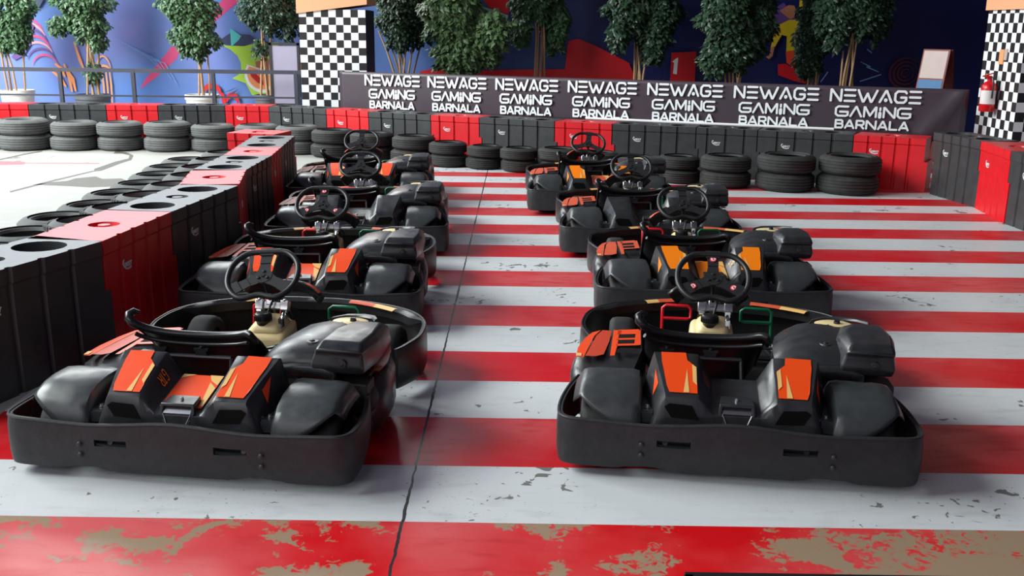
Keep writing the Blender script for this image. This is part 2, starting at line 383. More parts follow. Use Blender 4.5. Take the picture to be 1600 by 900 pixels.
streak([(108, 65), (115, 95), (121, 112)], 4, 2)
for k in range(6): streak([(175+9*k, 60+6*k), (200+10*k, 74+5*k), (222+9*k, 88+9*k)], 1.0, 13)
paint([(30, -20), (60, -30), (80, -20), (60, 10), (44, 20)], 8)
# left: lime shape with teal arrow and ringed eye
paint([(334, 67), (350, 71), (378, 72), (400, 66), (432, 66), (440, 130), (420, 152), (386, 150), (377, 131), (356, 123), (366, 117), (371, 108), (371, 98), (366, 87), (355, 77)], 3)
paint([(334, 66), (356, 52), (388, 54), (398, 62), (376, 71), (352, 70)], 8)
paint([(357, 44), (374, 56), (370, 62), (357, 73)], 4)
paint([(394, 96), (440, 90), (440, 150), (412, 152), (396, 122)], 9)
paint(arc(404, 118, 28, 28, 80, 215, 12)+[(378, 100), (410, 110), (430, 130)], 6)
paint(arc(404, 116, 24, 25, 80, 200, 12)+[(384, 104), (408, 112), (424, 128)], 2)
paint([(384, 112), (392, 114), (405, 126), (406, 134), (396, 130), (386, 120)], 5)
# left: red loops low on the wall
for r in ((322, 147, 13, 12), (354, 161, 9, 11)): streak(arc(*r, 180, 370), 7.5, 5)
streak([(338, 146), (340, 155), (342, 170)], 6, 5)
paint([(340, 146), (366, 136), (352, 143)], 8); paint([(348, 150), (366, 139), (358, 147)], 8)
paint([(463, 80), (472, 72), (474, 96), (465, 98)], 9); paint([(463, 100), (474, 98), (474, 112), (463, 112)], 2)
# centre: red shapes
paint([(655, 112), (692, 104), (720, 108), (760, 110), (800, 109), (885, 108), (889, 64), (905, 60), (932, 71), (986, 98), (1000, 130), (655, 135)], 5)
paint([(738, -25), (797, -25), (795, 22), (780, 18), (764, 11)], 5)
paint([(749, 9), (764, 13), (795, 24), (790, 37), (774, 34), (752, 20)], 12)
paint([(1052, 82), (1091, 80), (1091, 132), (1052, 132)], 5)
paint([(1054, 96), (1061, 90), (1063, 90), (1062, 116), (1056, 115), (1057, 98)], 6)
# right: yellow riding figure on a red board, lightning lines and a dim spiral
paint([(1196, 22), (1222, 4), (1244, 30), (1232, 48), (1208, 48)], 11)
paint([(1222, 13), (1230, 8), (1239, 9), (1242, 15), (1240, 27), (1234, 30), (1226, 24), (1217, 17)], 9)
paint([(1246, -14), (1257, -14), (1256, 18), (1247, 20)], 7)
paint([(1218, 38), (1232, 31), (1252, 30), (1258, 44), (1247, 60), (1231, 56), (1223, 54), (1214, 72), (1207, 74), (1211, 52)], 7)
paint([(1207, 74), (1213, 73), (1211, 87), (1206, 92), (1200, 88), (1206, 86)], 9)
paint([(1231, 55), (1250, 50), (1254, 76), (1250, 88), (1232, 82)], 7)
paint([(1231, 80), (1256, 76), (1256, 96), (1246, 105), (1234, 98)], 10)
paint([(1220, 100), (1232, 99), (1246, 106), (1262, 104), (1272, 116), (1266, 131), (1246, 126), (1222, 117)], 5)
for pts in ([(1350, 96), (1366, 104), (1360, 104), (1380, 112)], [(1352, 127), (1384, 116)], [(1358, 76), (1366, 82)], [(1290, 128), (1300, 112)]): streak(pts, 2, 13)
for rr in (6, 12, 18, 24): streak(arc(1422, 114, rr*1.05, rr, 0, 340, 16), 3.4, 14)
MUR = mw.build('wall_back', MUR_COLS, smooth=0); struct(MUR)

# side and roof structure that keeps the right half of the hall dim
rw = MB(); rw.box((9.2, 7.0, 2.6), (0.3, 24, 5.2)); struct(rw.build('wall_right', mat('navy_side_wall', srgb(44, 44, 90), 0.6), smooth=0))
cl = MB(); cl.box((4.5, 7.0, 5.35), (9.5, 24, 0.3)); struct(cl.build('ceiling', mat('grey_roof', srgb(120, 120, 130), 0.7), smooth=0))

# ------------------------------------------------------------------ pillars
def pillar(name, label, corner, ang, wid, dep, h, sq, band, phase, dark_right=False):
    p = MB(); c, s = math.cos(ang), math.sin(ang)
    def P(a, b, z): return (corner[0]+a*c-b*s, corner[1]+a*s+b*c, z)
    faces = [((0, 0), (wid, 0)), ((wid, 0), (wid, dep)), ((wid, dep), (0, dep)), ((0, dep), (0, 0))]
    uv = []
    for k, (q, r) in enumerate(faces):
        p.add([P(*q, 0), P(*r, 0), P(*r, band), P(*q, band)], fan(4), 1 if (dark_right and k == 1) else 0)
        l = math.hypot(r[0]-q[0], r[1]-q[1])/sq; t = band/sq
        off = 0.0 if k % 2 == 0 else wid/sq
        uv += [(phase+off, 0), (phase+off+l, 0), (phase+off+l, t), (phase+off, t)]
    o = p.build(name, [CHECK, PILLARDK], smooth=0)
    lay = o.data.uv_layers.new(name='UVMap')
    for i, x in enumerate(uv): lay.data[i].uv = (x[0]+0.001, x[1]+0.001)
    g = 0.03
    b = MB(); lo = [P(-g, -g, band-0.06), P(wid+g, -g, band+0.08), P(wid+g, dep+g, band+0.08), P(-g, dep+g, band-0.06)]
    hi = [P(-g, -g, h), P(wid+g, -g, h), P(wid+g, dep+g, h), P(-g, dep+g, h)]
    b.hexa(lo, hi); b.build('header_band', PEACH, o, smooth=0)
    tag(o, label, 'pillar'); o['kind'] = 'structure'
    return o
pillar('trim_1', 'black and white checkered pillar left of the long banner', (-3.36, 15.5), 0.0, 1.0, 0.9, 4.0, 0.1111, 2.0, 0.0, True)
pillar('trim_2', 'checkered pillar at the right edge carrying the fire extinguisher', (5.70, 11.72), 0.0, 1.0, 1.0, 4.0, 0.1111, 2.10, 1.0)

# ------------------------------------------------------------------ plastic barriers
STROKES = {}
def ribbon(b, pts, wdt, th, xf, mi=0):
    """flat capsule strokes of a polyline in 2-D, mapped by xf(u,v,depth)"""
    for i in range(len(pts)-1):
        (x0, y0), (x1, y1) = pts[i], pts[i+1]; a = math.atan2(y1-y0, x1-x0); loop = []
        for k in range(7):
            t = a - PI/2 + PI*k/6; loop.append((x1+math.cos(t)*wdt/2, y1+math.sin(t)*wdt/2))
        for k in range(7):
            t = a + PI/2 + PI*k/6; loop.append((x0+math.cos(t)*wdt/2, y0+math.sin(t)*wdt/2))
        d = th + 0.0002*i
        b.prism([xf(u, v, 0) for u, v in loop], [xf(u, v, d) for u, v in loop], mi)
BH, BW = 0.64, 0.42
def barrier_mesh(L, color, shift):
    b = MB()
    n = 3 if L > 0.8 else 3
    gw, gd = 0.032, 0.016
    def outline(d, x0, x1, wid):
        pts = []
        gx = [L*(0.22+0.19*i*1.0) for i in range(4)] if L > 0.8 else [L*(0.2+0.3*i) for i in range(3)]
        f = [(x0, d)]
        for g in gx: f += [(g-gw/2-0.006, d), (g-gw/2+0.004, d+gd), (g+gw/2-0.004, d+gd), (g+gw/2+0.006, d)]
        f += [(x1, d)]
        r = [(x, wid-y) for x, y in f[::-1]]
        return f + r
    g = 0.006
    lo = outline(0.0, g+shift, L-g+shift, BW); lo2 = outline(0.004, g+shift, L-g+shift, BW-0.0)
    up_ = outline(0.004, g, L-g, BW); tp = outline(0.002, g, L-g, BW)
    Z = [0.0, 0.36, BH-0.09]
    n_ = len(lo)
    ring = lambda o, z: [(x, y, z) for x, y in o]
    def skin(a, c): 
        b.add(a+c, [(i, (i+1) % n_, n_+(i+1) % n_, n_+i) for i in range(n_)])
    skin(ring(lo, 0), ring(lo2, Z[1])); b.add(ring(lo2, Z[1]), [tuple(range(n_))]); b.add(ring(up_, Z[1]-0.001), [tuple(range(n_))[::-1]])
    skin(ring(up_, Z[1]-0.001), ring(up_, Z[2]))
    ins = [(x, y) for x, y in outline(-0.004, g, L-g, BW)]
    skin(ring(up_, Z[2]), ring(ins, Z[2]+0.012)); skin(ring(ins, Z[2]+0.012), ring(ins, BH))
    # top with two big wells and a small dish between them
    import bmesh
    bm = bmesh.new()
    def loop(pts, z):
        vs = [bm.verts.new((x, y, z)) for x, y in pts]; es = [bm.edges.new((vs[i], vs[(i+1) % len(vs)])) for i in range(len(vs))]; return es
    circ = lambda cx, cy, rx, ry, k: [(cx+rx*math.cos(2*PI*i/k), cy+ry*math.sin(2*PI*i/k)) for i in range(k)]
    if color == 'black': holes = [(L*0.17, BW/2, 0.130, 0.14, 0.25), (L*0.80, BW/2, 0.130, 0.14, 0.25), (L*0.5, BW/2, 0.07, 0.075, 0.02)]
    else: holes = [(L*0.5, BW/2, 0.085, 0.09, 0.02)]
    es = loop(ins, BH)
    for h in holes: es += loop(circ(*h[:4], 24), BH)
    bmesh.ops.triangle_fill(bm, use_beauty=True, edges=es)
    bm.verts.index_update()
    vs = [v.co.copy() for v in bm.verts]; fs = []
    for f in bm.faces:
        f.normal_update(); ids = [v.index for v in f.verts]; fs.append(tuple(ids if f.normal.z > 0 else ids[::-1]))
    bm.free(); b.add(vs, fs)
    for h in holes:
        c0 = [(x, y, BH) for x, y in circ(*h[:4], 24)]; c1 = [(x, y, BH-h[4]) for x, y in circ(h[0], h[1], h[2]*0.93, h[3]*0.93, 24)]
        b.add(c0+c1, [(i, 24+i, 24+(i+1) % 24, (i+1) % 24) for i in range(24)] + [tuple(range(24, 48))])
        if h[4] < 0.1:
            b.lathe([(0.035, 0), (0.035, 0.018), (0.0, 0.02)], (h[0], h[1], BH-h[4]), seg=14)
    return b.mesh('barrier', BARR if color == 'red' else BARB, smooth=30)
def barrier(p0, p1, color, label, group, shift=0.05, zs=1.0):
    d = math.hypot(p1[0]-p0[0], p1[1]-p0[1]); a = math.atan2(p1[1]-p0[1], p1[0]-p0[0])
    o = link('plastic_barrier', barrier_mesh(d, color, shift))
    o.location = (p0[0], p0[1], 0); o.rotation_euler = (0, 0, a); o.scale = (1, 1, zs)
    tag(o, label, 'barrier', group)
    # small white maker's mark on the front face
    mk = MB(); cx = d*(0.31 if d > 0.8 else 0.345); cz = BH-0.2
    xf = lambda u, v, t: (cx+u, 0.0035-t, cz+v)
    ribbon(mk, [(-0.040, 0.040), (-0.052, 0.034), (-0.054, 0.018), (-0.044, 0.002), (-0.024, -0.012), (0.004, -0.018), (0.036, -0.012)], 0.008, 0.003, xf)
    for ln in ([(-0.034, 0.022), (-0.034, 0.0), (-0.022, 0.004), (-0.020, 0.016), (-0.034, 0.022)], [(-0.012, 0.0), (-0.012, 0.021), (0.0, 0.018), (-0.002, 0.011), (-0.011, 0.010), (0.001, 0.0)], [(0.008, 0.021), (0.022, 0.0)], [(0.022, 0.021), (0.008, 0.0)], [(0.030, 0.021), (0.037, 0.011), (0.045, 0.021)], [(0.037, 0.011), (0.036, 0.0)]):
        ribbon(mk, ln, 0.0055, 0.003, xf)
    mk.build('maker_mark', MARKM, o, smooth=0)
    return o
ORD = ['first', 'second', 'third', 'fourth', 'fifth', 'sixth', 'seventh', 'eighth', 'ninth', 'tenth', 'eleventh', 'twelfth', 'thirteenth', 'fourteenth', 'fifteenth', 'sixteenth', 'seventeenth', 'eighteenth']
far_nodes = [(-8.452, 14.673), (-7.239, 14.776), (-6.115, 14.827), (-5.371, 14.88), (-4.4, 14.962), (-3.738, 14.933), (-2.815, 14.544), (-2.153, 14.197), (-1.238, 13.766), (-0.562, 13.485), (0.432, 13.036), (1.155, 12.787), (2.167, 12.477), (2.871, 12.226), (3.898, 11.809), (4.6, 11.42)]
far_cols = ['red', 'black', 'red', 'black', 'red', 'black', 'red', 'black', 'red', 'black', 'red', 'black', 'black', 'black', 'red']
cnt = {'red': 0, 'black': 0}
for i, c in enumerate(far_cols):
    cnt[c] += 1
    barrier(far_nodes[i], far_nodes[i+1], c, '%s %s barrier from the left in the far row behind the tyres' % (ORD[cnt[c]-1], c), 'far row of track barriers', 0.04, 0.94)
right_nodes = [(4.63, 11.32), (4.76, 10.42), (4.66, 9.55), (4.70, 8.55)]
for i, (c, l) in enumerate(zip(('black', 'red', 'black'), ('scuffed black barrier at the right corner, below the checkered pillar', 'faded red barrier in the short right hand run of the track edge', 'black barrier cut by the right edge of the photo'))):
    barrier(right_nodes[i], right_nodes[i+1], c, l, 'right run of track barriers', 0.05, 1.08)
left_nodes = [(-2.58, 4.18), (-2.25, 5.24), (-2.18, 6.13), (-2.06, 7.21), (-2.22, 8.02), (-2.24, 8.95), (-2.30, 9.58), (-2.40, 10.62), (-2.95, 11.05)]
lc = ['black', 'red', 'black', 'red', 'black', 'red', 'black', 'red']
ll = ['black barrier nearest the camera on the left', 'near red barrier on the left beside the front left kart', 'second black barrier from the front in the left run', 'second red barrier from the front in the left run',
      'third black barrier from the front in the left run', 'third red barrier from the front in the left run', 'furthest black barrier of the left run', 'red end barrier turned sideways at the far tip of the left run']
for i in range(len(lc)):
    p0, p1 = left_nodes[i], left_nodes[i+1]
    if i == 3: p0 = (p0[0]-0.012, p0[1]+0.07)
    if i == len(lc)-1: p0, p1 = (-3.18, 10.82), (-2.63, 10.70)
    # front face looks to the karts (+x): travel from near to far keeps the body on the left
    barrier(p0, p1, lc[i], ll[i], 'left run of track barriers')

# ------------------------------------------------------------------ tyres
TC = {}
def tyre_mesh(R, W, m, tread):
    k = (round(R, 3), round(W, 3), m.name, tread)
    if k in TC: return TC[k]
    ri = R*0.60; pr = [(ri, W*0.16), (ri+0.015, W*0.06), (ri+0.05, 0.012), (R-0.075, 0.0), (R-0.04, W*0.05), (R-0.015, W*0.14), (R-0.004, W*0.2)]
    half = pr; ng = 4
    mid = []
    for i in range(ng):
        a = W*(0.26+0.48*i/(ng-1)); mid += [(R, a-0.008), (R-0.008, a-0.004), (R-0.008, a+0.004), (R, a+0.008)]
    top = [(r, W-h) for r, h in half[::-1]]
    prof = half + mid + top
    # inner lining
    prof += [(ri+0.03, W*0.8), (R-0.04, W*0.6), (R-0.04, W*0.4), (ri+0.03, W*0.2)]
    b = MB(); b.lathe(prof, seg=44, closed=True)
    if tread:
        for i in range(44):
            a = 2*PI*(i+0.5)/44
            b.box(((R-0.006)*math.cos(a), (R-0.006)*math.sin(a), W*0.14), (0.03, 0.02, 0.03), a)
            b.box(((R-0.006)*math.cos(a), (R-0.006)*math.sin(a), W*0.86), (0.03, 0.02, 0.03), a)
    TC[k] = b.mesh('tyre', m, smooth=28); return TC[k]
def tyre(x, y, z, R, W, m, label, group, tread=False, tilt=0.0):
    o = link('car_tyre', tyre_mesh(R, W, m, tread)); o.location = (x, y, z); o.rotation_euler = (tilt, tilt*0.5, random.random()*6)
    tag(o, label, 'tyre', group); return o
far_t = [(-7.86, 14.36, 0.72), (-7.14, 14.39, 0.72), (-6.44, 14.43, 0.68), (-5.78, 14.47, 0.67), (-5.09, 14.44, 0.69), (-4.44, 14.46, 0.64), (-3.80, 14.46, 0.63), (-3.18, 14.30, 0.64),
         (-2.62, 13.98, 0.61), (-2.05, 13.72, 0.60), (-1.45, 13.44, 0.62), (-0.95, 13.16, 0.57), (-0.47, 12.98, 0.52), (-0.02, 12.74, 0.50), (0.48, 12.62, 0.53), (0.98, 12.42, 0.55), (1.42, 12.18, 0.56), (1.90, 11.98, 0.62), (2.41, 11.70, 0.66), (3.05, 11.50, 0.68), (3.72, 11.34, 0.70)]
ORD += ['nineteenth', 'twentieth', 'twenty-first', 'twenty-second']
for i, (x, y, d) in enumerate(far_t):
    for j in (i-1, i+1):
        if 0 <= j < len(far_t): d = min(d, math.hypot(far_t[j][0]-x, far_t[j][1]-y)*(2*d/(d+far_t[j][2]))*0.985)
    H2 = d*0.31
    m = TYREM2 if x < -2.8 else TYREM
    for k, nm in enumerate(('lower', 'upper')):
        tyre(x+random.uniform(-.012, .012), y+random.uniform(-.01, .01), k*H2*0.985, d/2*(1 if k == 0 else random.uniform(.98, 1.01)), H2, m,
             '%s %s tyre, %s stack from the left along the far barriers' % (nm, 'grey' if x < -2.8 else 'black', ORD[i]), 'two-tyre stacks along the far barriers')
rowA = [(-3.36, 6.10, .57), (-3.38, 6.66, .56), (-3.40, 7.22, .56), (-3.36, 7.76, .55), (-3.41, 8.31, .56), (-3.38, 8.86, .55), (-3.45, 9.40, .55), (-3.50, 9.95, .55), (-3.52, 10.50, .55)]
rowB = [(x-0.03, y, d) for x, y, d in [(-2.90, 6.55, .48), (-2.87, 7.06, .50), (-2.84, 7.60, .50), (-2.84, 8.12, .49), (-2.86, 8.66, .50), (-2.93, 9.18, .50), (-2.96, 9.72, .50), (-3.02, 10.26, .50)]]
for nm0, row in (('outer', rowA), ('inner', rowB)):
    for i, (x, y, d) in enumerate(row):
        H2 = 0.20 if nm0 == 'outer' else 0.255
        for k, nm in enumerate(('lower', 'upper')):
            tyre(x+random.uniform(-.012, .012), y+random.uniform(-.01, .01), k*H2*0.985, d/2, H2, TYREM2,
                 '%s grey tyre, %s stack from the front, %s row beyond the left barriers' % (nm, ORD[i], nm0), 'tyre stacks left of the left barriers', tread=(nm0 == 'inner' and i < 3))

# ------------------------------------------------------------------ karts
KM = {}
def cached(key, fn):
    if key not in KM: KM[key] = fn()
    return KM[key]
def wall_path(ctrl, per=6):
    """Catmull-Rom through control points"""
    out = []
    n = len(ctrl)
    for i in range(n-1):
        p0 = Vector(ctrl[max(0, i-1)]); p1 = Vector(ctrl[i]); p2 = Vector(ctrl[i+1]); p3 = Vector(ctrl[min(n-1, i+2)])
        for k in range(per):
            t = k/per
            out.append(0.5*((2*p1)+(-p0+p2)*t+(2*p0-5*p1+4*p2-p3)*t*t+(-p0+3*p1-3*p2+p3)*t**3))
    out.append(Vector(ctrl[-1])); return out
def shell(path, zb, zt, thick, slots=(), slotz=(0.45, 0.6), bulge=0.012):
    """upright plastic wall along a plan path; the outside is on the right of travel"""
    n = len(path); nv = [0.0, 0.08, 0.25, slotz[0], slotz[1], 0.8, 0.94, 1.0]; P = []; Q = []
    for i, p in enumerate(path):
        a = path[max(0, i-1)]; b = path[min(n-1, i+1)]; t = (b-a).normalized(); nr = Vector((t.y, -t.x))
        row = []; row2 = []
        for f in nv:
            o = bulge*(1-(2*f-1)**4)
            z = zb(p)+(zt(p)-zb(p))*f; q = p + nr*o; q2 = p + nr*(o-thick)
            row.append((q.x, q.y, z)); row2.append((q2.x, q2.y, z))
        P.append(row); Q.append(row2)
    sk = set()
    for i in range(n-1):
        m = (path[i]+path[i+1])/2
        for s0, s1, ycond in slots:
            if s0 <= m.x <= s1 and ycond(m.y): sk.add((i, 3))
    b = MB(); b.grid(P, skip=sk); o = len(b.v); b.grid([r for r in Q], skip=sk)
    
    nv_ = len(nv); N = n*nv_
    # inner faces reversed
    half = len(b.f)//2
    for k in range(half, len(b.f)): b.f[k] = b.f[k][::-1]
    def quad(i0, j0, i1, j1): b.f.append((i0*nv_+j0, i1*nv_+j1, N+i1*nv_+j1, N+i0*nv_+j0)); b.m.append(0)
    for i in range(n-1):
        quad(i+1, 0, i, 0); quad(i, nv_-1, i+1, nv_-1)
        if (i, 3) in sk:
            quad(i, 3, i+1, 3); quad(i+1, 4, i, 4)
            if (i-1, 3) not in sk: quad(i, 4, i, 3)
            if (i+1, 3) not in sk: quad(i+1, 3, i+1, 4)
    for j in range(nv_-1): quad(0, j, 0, j+1); quad(n-1, j+1, n-1, j)
    return b, P
def rear_bumper():
    half = [(-0.668, 0.47), (-0.700, 0.36), (-0.722, 0.22), (-0.722, 0.10), (-0.708, 0.040), (-0.668, 0.010), (-0.58, 0.001), (-0.44, -0.003)]
    pa = wall_path(half, 5)
    xs = [-0.36, -0.315, -0.27, -0.225, -0.18, -0.12, -0.06, 0.0]
    pa = pa + [Vector((x, -0.004-0.006*math.cos(x*2.5))) for x in xs]
    path = pa + [Vector((-p.x, p.y)) for p in pa[-2::-1]]
    zt = lambda p: 0.248 + 0.016*math.exp(-((p.x)/0.16)**2) - 0.008*math.exp(-((abs(p.x)-0.38)/0.16)**2) + 0.02*min(1, max(0, (p.y-0.2)/0.25))
    def zb(p):
        a = abs(p.x); z = 0.045
        if p.y < 0.06: z += 0.016*math.exp(-((a-0.36)/0.09)**4)
        else: z += min(0.05, (p.y-0.06)*0.18)
        return z
    b, P = shell(path, zb, zt, 0.016, slots=[(-0.315, -0.18, lambda y: y < 0.05), (0.18, 0.315, lambda y: y < 0.05)], slotz=(0.52, 0.67), bulge=0.008)
    b.tube([Vector(r[-1])+Vector((0, 0, -0.002)) for r in P], 0.0065, 6)
    return b.mesh('rear_bumper', BUMPERM, 40)
def front_bumper():
    half = [(-0.640, 1.08), (-0.672, 1.15), (-0.708, 1.26), (-0.712, 1.36), (-0.688, 1.50), (-0.605, 1.64), (-0.48, 1.74), (-0.32, 1.805), (-0.15, 1.84), (0.0, 1.845)]
    pa = wall_path(half, 4); path = pa + [Vector((-p.x, p.y)) for p in pa[-2::-1]]
    path = path[::-1]      # outside on the right of travel
    b, P = shell(path, lambda p: 0.05, lambda p: 0.252+0.025*math.sin(min(1, max(0, (p.y-1.1)/0.5))*PI/2), 0.016, bulge=0.01)
    b.tube([Vector(r[-1])+Vector((0, 0, -0.002)) for r in P], 0.0065, 6)
    # narrow inward lip behind the rim
    S = []
    for i, r in enumerate(P):
        a = Vector(r[-1])
        if a.y < 1.5: continue
        c = Vector((0, 1.1, a.z)); d = (c-a); d.z = 0; d.normalize(); k = min(1, (a.y-1.5)/0.1)
        S.append([a, a+d*0.03*k+Vector((0, 0, 0.008*k)), a+d*0.06*k-Vector((0, 0, 0.006*k)), a+d*0.062*k-Vector((0, 0, 0.05*k))])
    b.grid([[tuple(v) for v in r] for r in S])
    return b.mesh('front_bumper', FBUMPM, 40)
def front_graphics(side):
    b = MB(); rows = []; xs = [0.21+0.30*t/9 for t in range(10)] if side > 0 else [0.24+0.16*t/9 for t in range(10)]
    for x in xs:
        y = 1.842-0.42*(max(0, x-0.04))**2*1.75; x *= side
        d = Vector((-x, 1.1-y)).normalized()
        rows.append([(x+d.x*0.012, y+d.y*0.012, 0.287), (x+d.x*0.03, y+d.y*0.03, 0.2895), (x+d.x*0.052, y+d.y*0.052, 0.279)])
    if side > 0: rows = [r[::-1] for r in rows]
    b.grid(rows[:6], 0); b.grid(rows[5:], 1)
    return b.mesh('front_graphics', [RUST, CREAM], 60)
def side_pod(side):
    b = MB(); X = lambda x: x*side
    st = [(0.50, -0.665, -0.46, 0.19, 0.20), (0.53, -0.700, -0.43, 0.26, 0.275), (0.60, -0.716, -0.41, 0.285, 0.305), (0.72, -0.712, -0.39, 0.298, 0.325), (0.86, -0.690, -0.385, 0.300, 0.33), (0.96, -0.655, -0.39, 0.288, 0.322), (1.02, -0.615, -0.42, 0.25, 0.28), (1.05, -0.60, -0.44, 0.17, 0.18)]
    rows = []
    for y, xo, xi, zo, zi in st:
        rows.append([(X(xo+0.02), y, 0.06), (X(xo), y, 0.10), (X(xo), y, zo-0.05), (X(xo+0.02), y, zo-0.012), (X(xo+0.06), y, zo), (X((xo+xi)/2), y, (zo+zi)/2+0.012), (X(xi), y, zi), (X(xi+0.015), y, zi-0.03), (X(xi+0.02), y, 0.08)])
    if side > 0: rows = [r[::-1] for r in rows]
    b.grid(rows); n = len(rows[0])
    b.add(rows[0], [tuple(range(n))]); b.add(rows[-1], [tuple(range(n))[::-1]])
    return b.mesh('side_pod', BLACKP, 45)
def podz(x, y):       # top of the left pod, x negative
    t = (-x-0.385)/(0.70-0.385); return 0.336-0.026*t
def pod_graphics(side, m):
    b = MB()
    def poly(pts, mi, lift):
        pts = pts if side < 0 else pts[::-1]
        b.add([(x if side < 0 else -x, y, podz(x, y)+lift-(0.03 if y < 0.56 else 0)) for x, y in pts], fan(len(pts)), mi)
    # outer curved panel, inner panel and the ladder with three windows
    poly([(-0.690, 0.58), (-0.655, 0.57), (-0.640, 0.74), (-0.625, 0.90), (-0.600, 0.99), (-0.640, 0.955), (-0.668, 0.87), (-0.692, 0.72)], 0, 0.006)
    poly([(-0.648, 0.585), (-0.600, 0.575), (-0.565, 0.60), (-0.548, 0.80), (-0.545, 0.97), (-0.590, 0.985), (-0.615, 0.90), (-0.632, 0.74)], 3, 0.0075)
    poly([(-0.535, 0.58), (-0.515, 0.58), (-0.495, 0.97), (-0.535, 0.985)], 0, 0.007)
    for a0, a1 in ((0.725, 0.755), (0.815, 0.845), (0.905, 0.985)): poly([(-0.515, a0), (-0.415, a0), (-0.41, a1), (-0.512, a1)], 0, 0.007)
    poly([(-0.43, 0.725), (-0.40, 0.73), (-0.395, 0.97), (-0.425, 0.97)], 0, 0.0065)
    poly([(-0.69, 0.585), (-0.665, 0.58), (-0.668, 0.62), (-0.694, 0.63)], 1, 0.009)
    for a0 in (0.62, 0.758, 0.848): poly([(-0.508, a0), (-0.432, a0), (-0.430, a0+0.055), (-0.506, a0+0.055)], 2, 0.0085)
    return b.mesh('pod_graphics', [m, CREAM, VOID, DKORANGE if m is ORANGE else m], 60)
def fender(side):
    X = lambda x: x*side
    prof = [(0.385, 0.26), (0.378, 0.325), (0.352, 0.347), (0.27, 0.349), (0.19, 0.341), (0.125, 0.318), (0.085, 0.28), (0.062, 0.225), (0.055, 0.15)]
    def at(t):
        i = min(len(prof)-2, int(t)); f = t-i; a, c = prof[i], prof[i+1]; return a[0]+(c[0]-a[0])*f, a[1]+(c[1]-a[1])*f
    # inner edge to outer edge: (x, how far the sheet reaches down the back, drop)
    cols = [(-0.385, 8.0, 0.14), (-0.388, 8.0, 0.03), (-0.400, 8.0, 0.006), (-0.425, 8.0, 0.0), (-0.50, 7.4, 0.0), (-0.57, 6.5, 0.001), (-0.615, 5.7, 0.004), (-0.632, 5.2, 0.012), (-0.662, 4.7, 0.062)]
    rows = []
    for k in range(17):
        row = []
        for x, tm, dr in cols:
            y, z = at(min(7.999, tm*k/16)); row.append((X(x), y, max(0.13, z-dr)))
        rows.append(row)
    b = MB()
    if side < 0: rows = [r[::-1] for r in rows]
    b.grid(rows)
    return b.mesh('fender', FENDM, 38)
def fender_bracket(side):
    X = lambda x: x*side; b = MB()
    b.prism([(X(x), y, 0.252) for x, y in ((-0.395, 0.30), (-0.335, 0.30), (-0.335, 0.10), (-0.395, 0.10))], [(X(x), y, 0.262) for x, y in ((-0.395, 0.30), (-0.335, 0.30), (-0.335, 0.10), (-0.395, 0.10))])
    b.hexa([(X(-0.46), 0.060, 0.205), (X(-0.39), 0.085, 0.215), (X(-0.385), 0.10, 0.215), (X(-0.46), 0.072, 0.205)], [(X(-0.455), 0.062, 0.225), (X(-0.39), 0.09, 0.255), (X(-0.385), 0.105, 0.255), (X(-0.455), 0.074, 0.225)])
    b.box((X(-0.365), 0.095, 0.235), (0.06, 0.012, 0.045))
    for y in (0.135, 0.26): b.lathe([(0.0, 0.011), (0.008, 0.010), (0.0085, 0.003), (0.013, 0.002), (0.013, 0.0)], (X(-0.358), y, 0.263), seg=10, mi=1)
    return b.mesh('fender_bracket', [FENDM, SILVER], 35)
CX = [-0.375, -0.345, -0.318, -0.300, -0.175, -0.150, -0.112, -0.095, 0.095, 0.112, 0.150, 0.175, 0.300, 0.318, 0.345, 0.375]
def hump_z(y):
    return 0.345 + (0.445-0.345)*min(1, max(0, (y-0.075)/0.245))**0.9
def trough_z(y): return 0.285 + 0.065*min(1, max(0, (y-0.08)/0.28))
def ke(y): return min(1, max(0, (y-0.075)/0.245))
def cowl_z(x, y):
    a = abs(x); h = hump_z(y); t = trough_z(y); o = 0.288+0.050*ke(y)
    if a <= 0.092: return t
    if a < 0.158:
        f = (a-0.092)/0.066; f = min(1, max(0, f*1.12-0.06)); return t+(h-t)*f
    if a <= o: return h
    f = (a-o)/0.06; return h-(h-0.20)*min(1, f)**1.1
def cowl_xs(y):
    o = 0.288+0.050*ke(y); return [0.092, 0.097, 0.125, 0.152, 0.158, 0.20, 0.25, o, o+0.012, o+0.035, o+0.055]
def rear_cowl():
    b = MB(); rows = []
    def row(y, dz=0.0, yy=None, zf=None, sc=1.0):
        xs = cowl_xs(y); xs = [-x for x in xs[::-1]] + xs; r = []
        for x in xs:
            z = cowl_z(x, y)+dz
            if zf is not None: z = zf(x, z)
            r.append((x*sc, y if yy is None else yy, z))
        return r
    rows.append(row(0.32, -0.03, 0.352)); rows.append(row(0.32, -0.006, 0.338))
    for y in (0.32, 0.26, 0.20, 0.14, 0.095, 0.078): rows.append(row(y))
    rows.append(row(0.075, -0.010, 0.068, None, 0.998))
    rows.append(row(0.075, 0, 0.060, lambda x, z: min(z-0.012, 0.272), 0.992))
    rows.append(row(0.075, 0, 0.054, lambda x, z: 0.235 if z > 0.235 else z-0.02, 0.985))
    rows.append(row(0.075, 0, 0.050, lambda x, z: 0.14, 0.98))
    b.grid(rows)
    return b.mesh('rear_cowl', BLACKP, 34)
def vent(s):
    b = MB()
    def yy(z): return 0.0585+(z-0.25)*0.12
    p = [(0.150, 0.252), (0.262, 0.256), (0.290, 0.300), (0.270, 0.314), (0.180, 0.309)]
    pts = [(s*x, yy(z)-0.004, z) for x, z in p]; b.add(pts if s > 0 else pts[::-1], fan(5))
    return b.mesh('vent', VOID, 0)
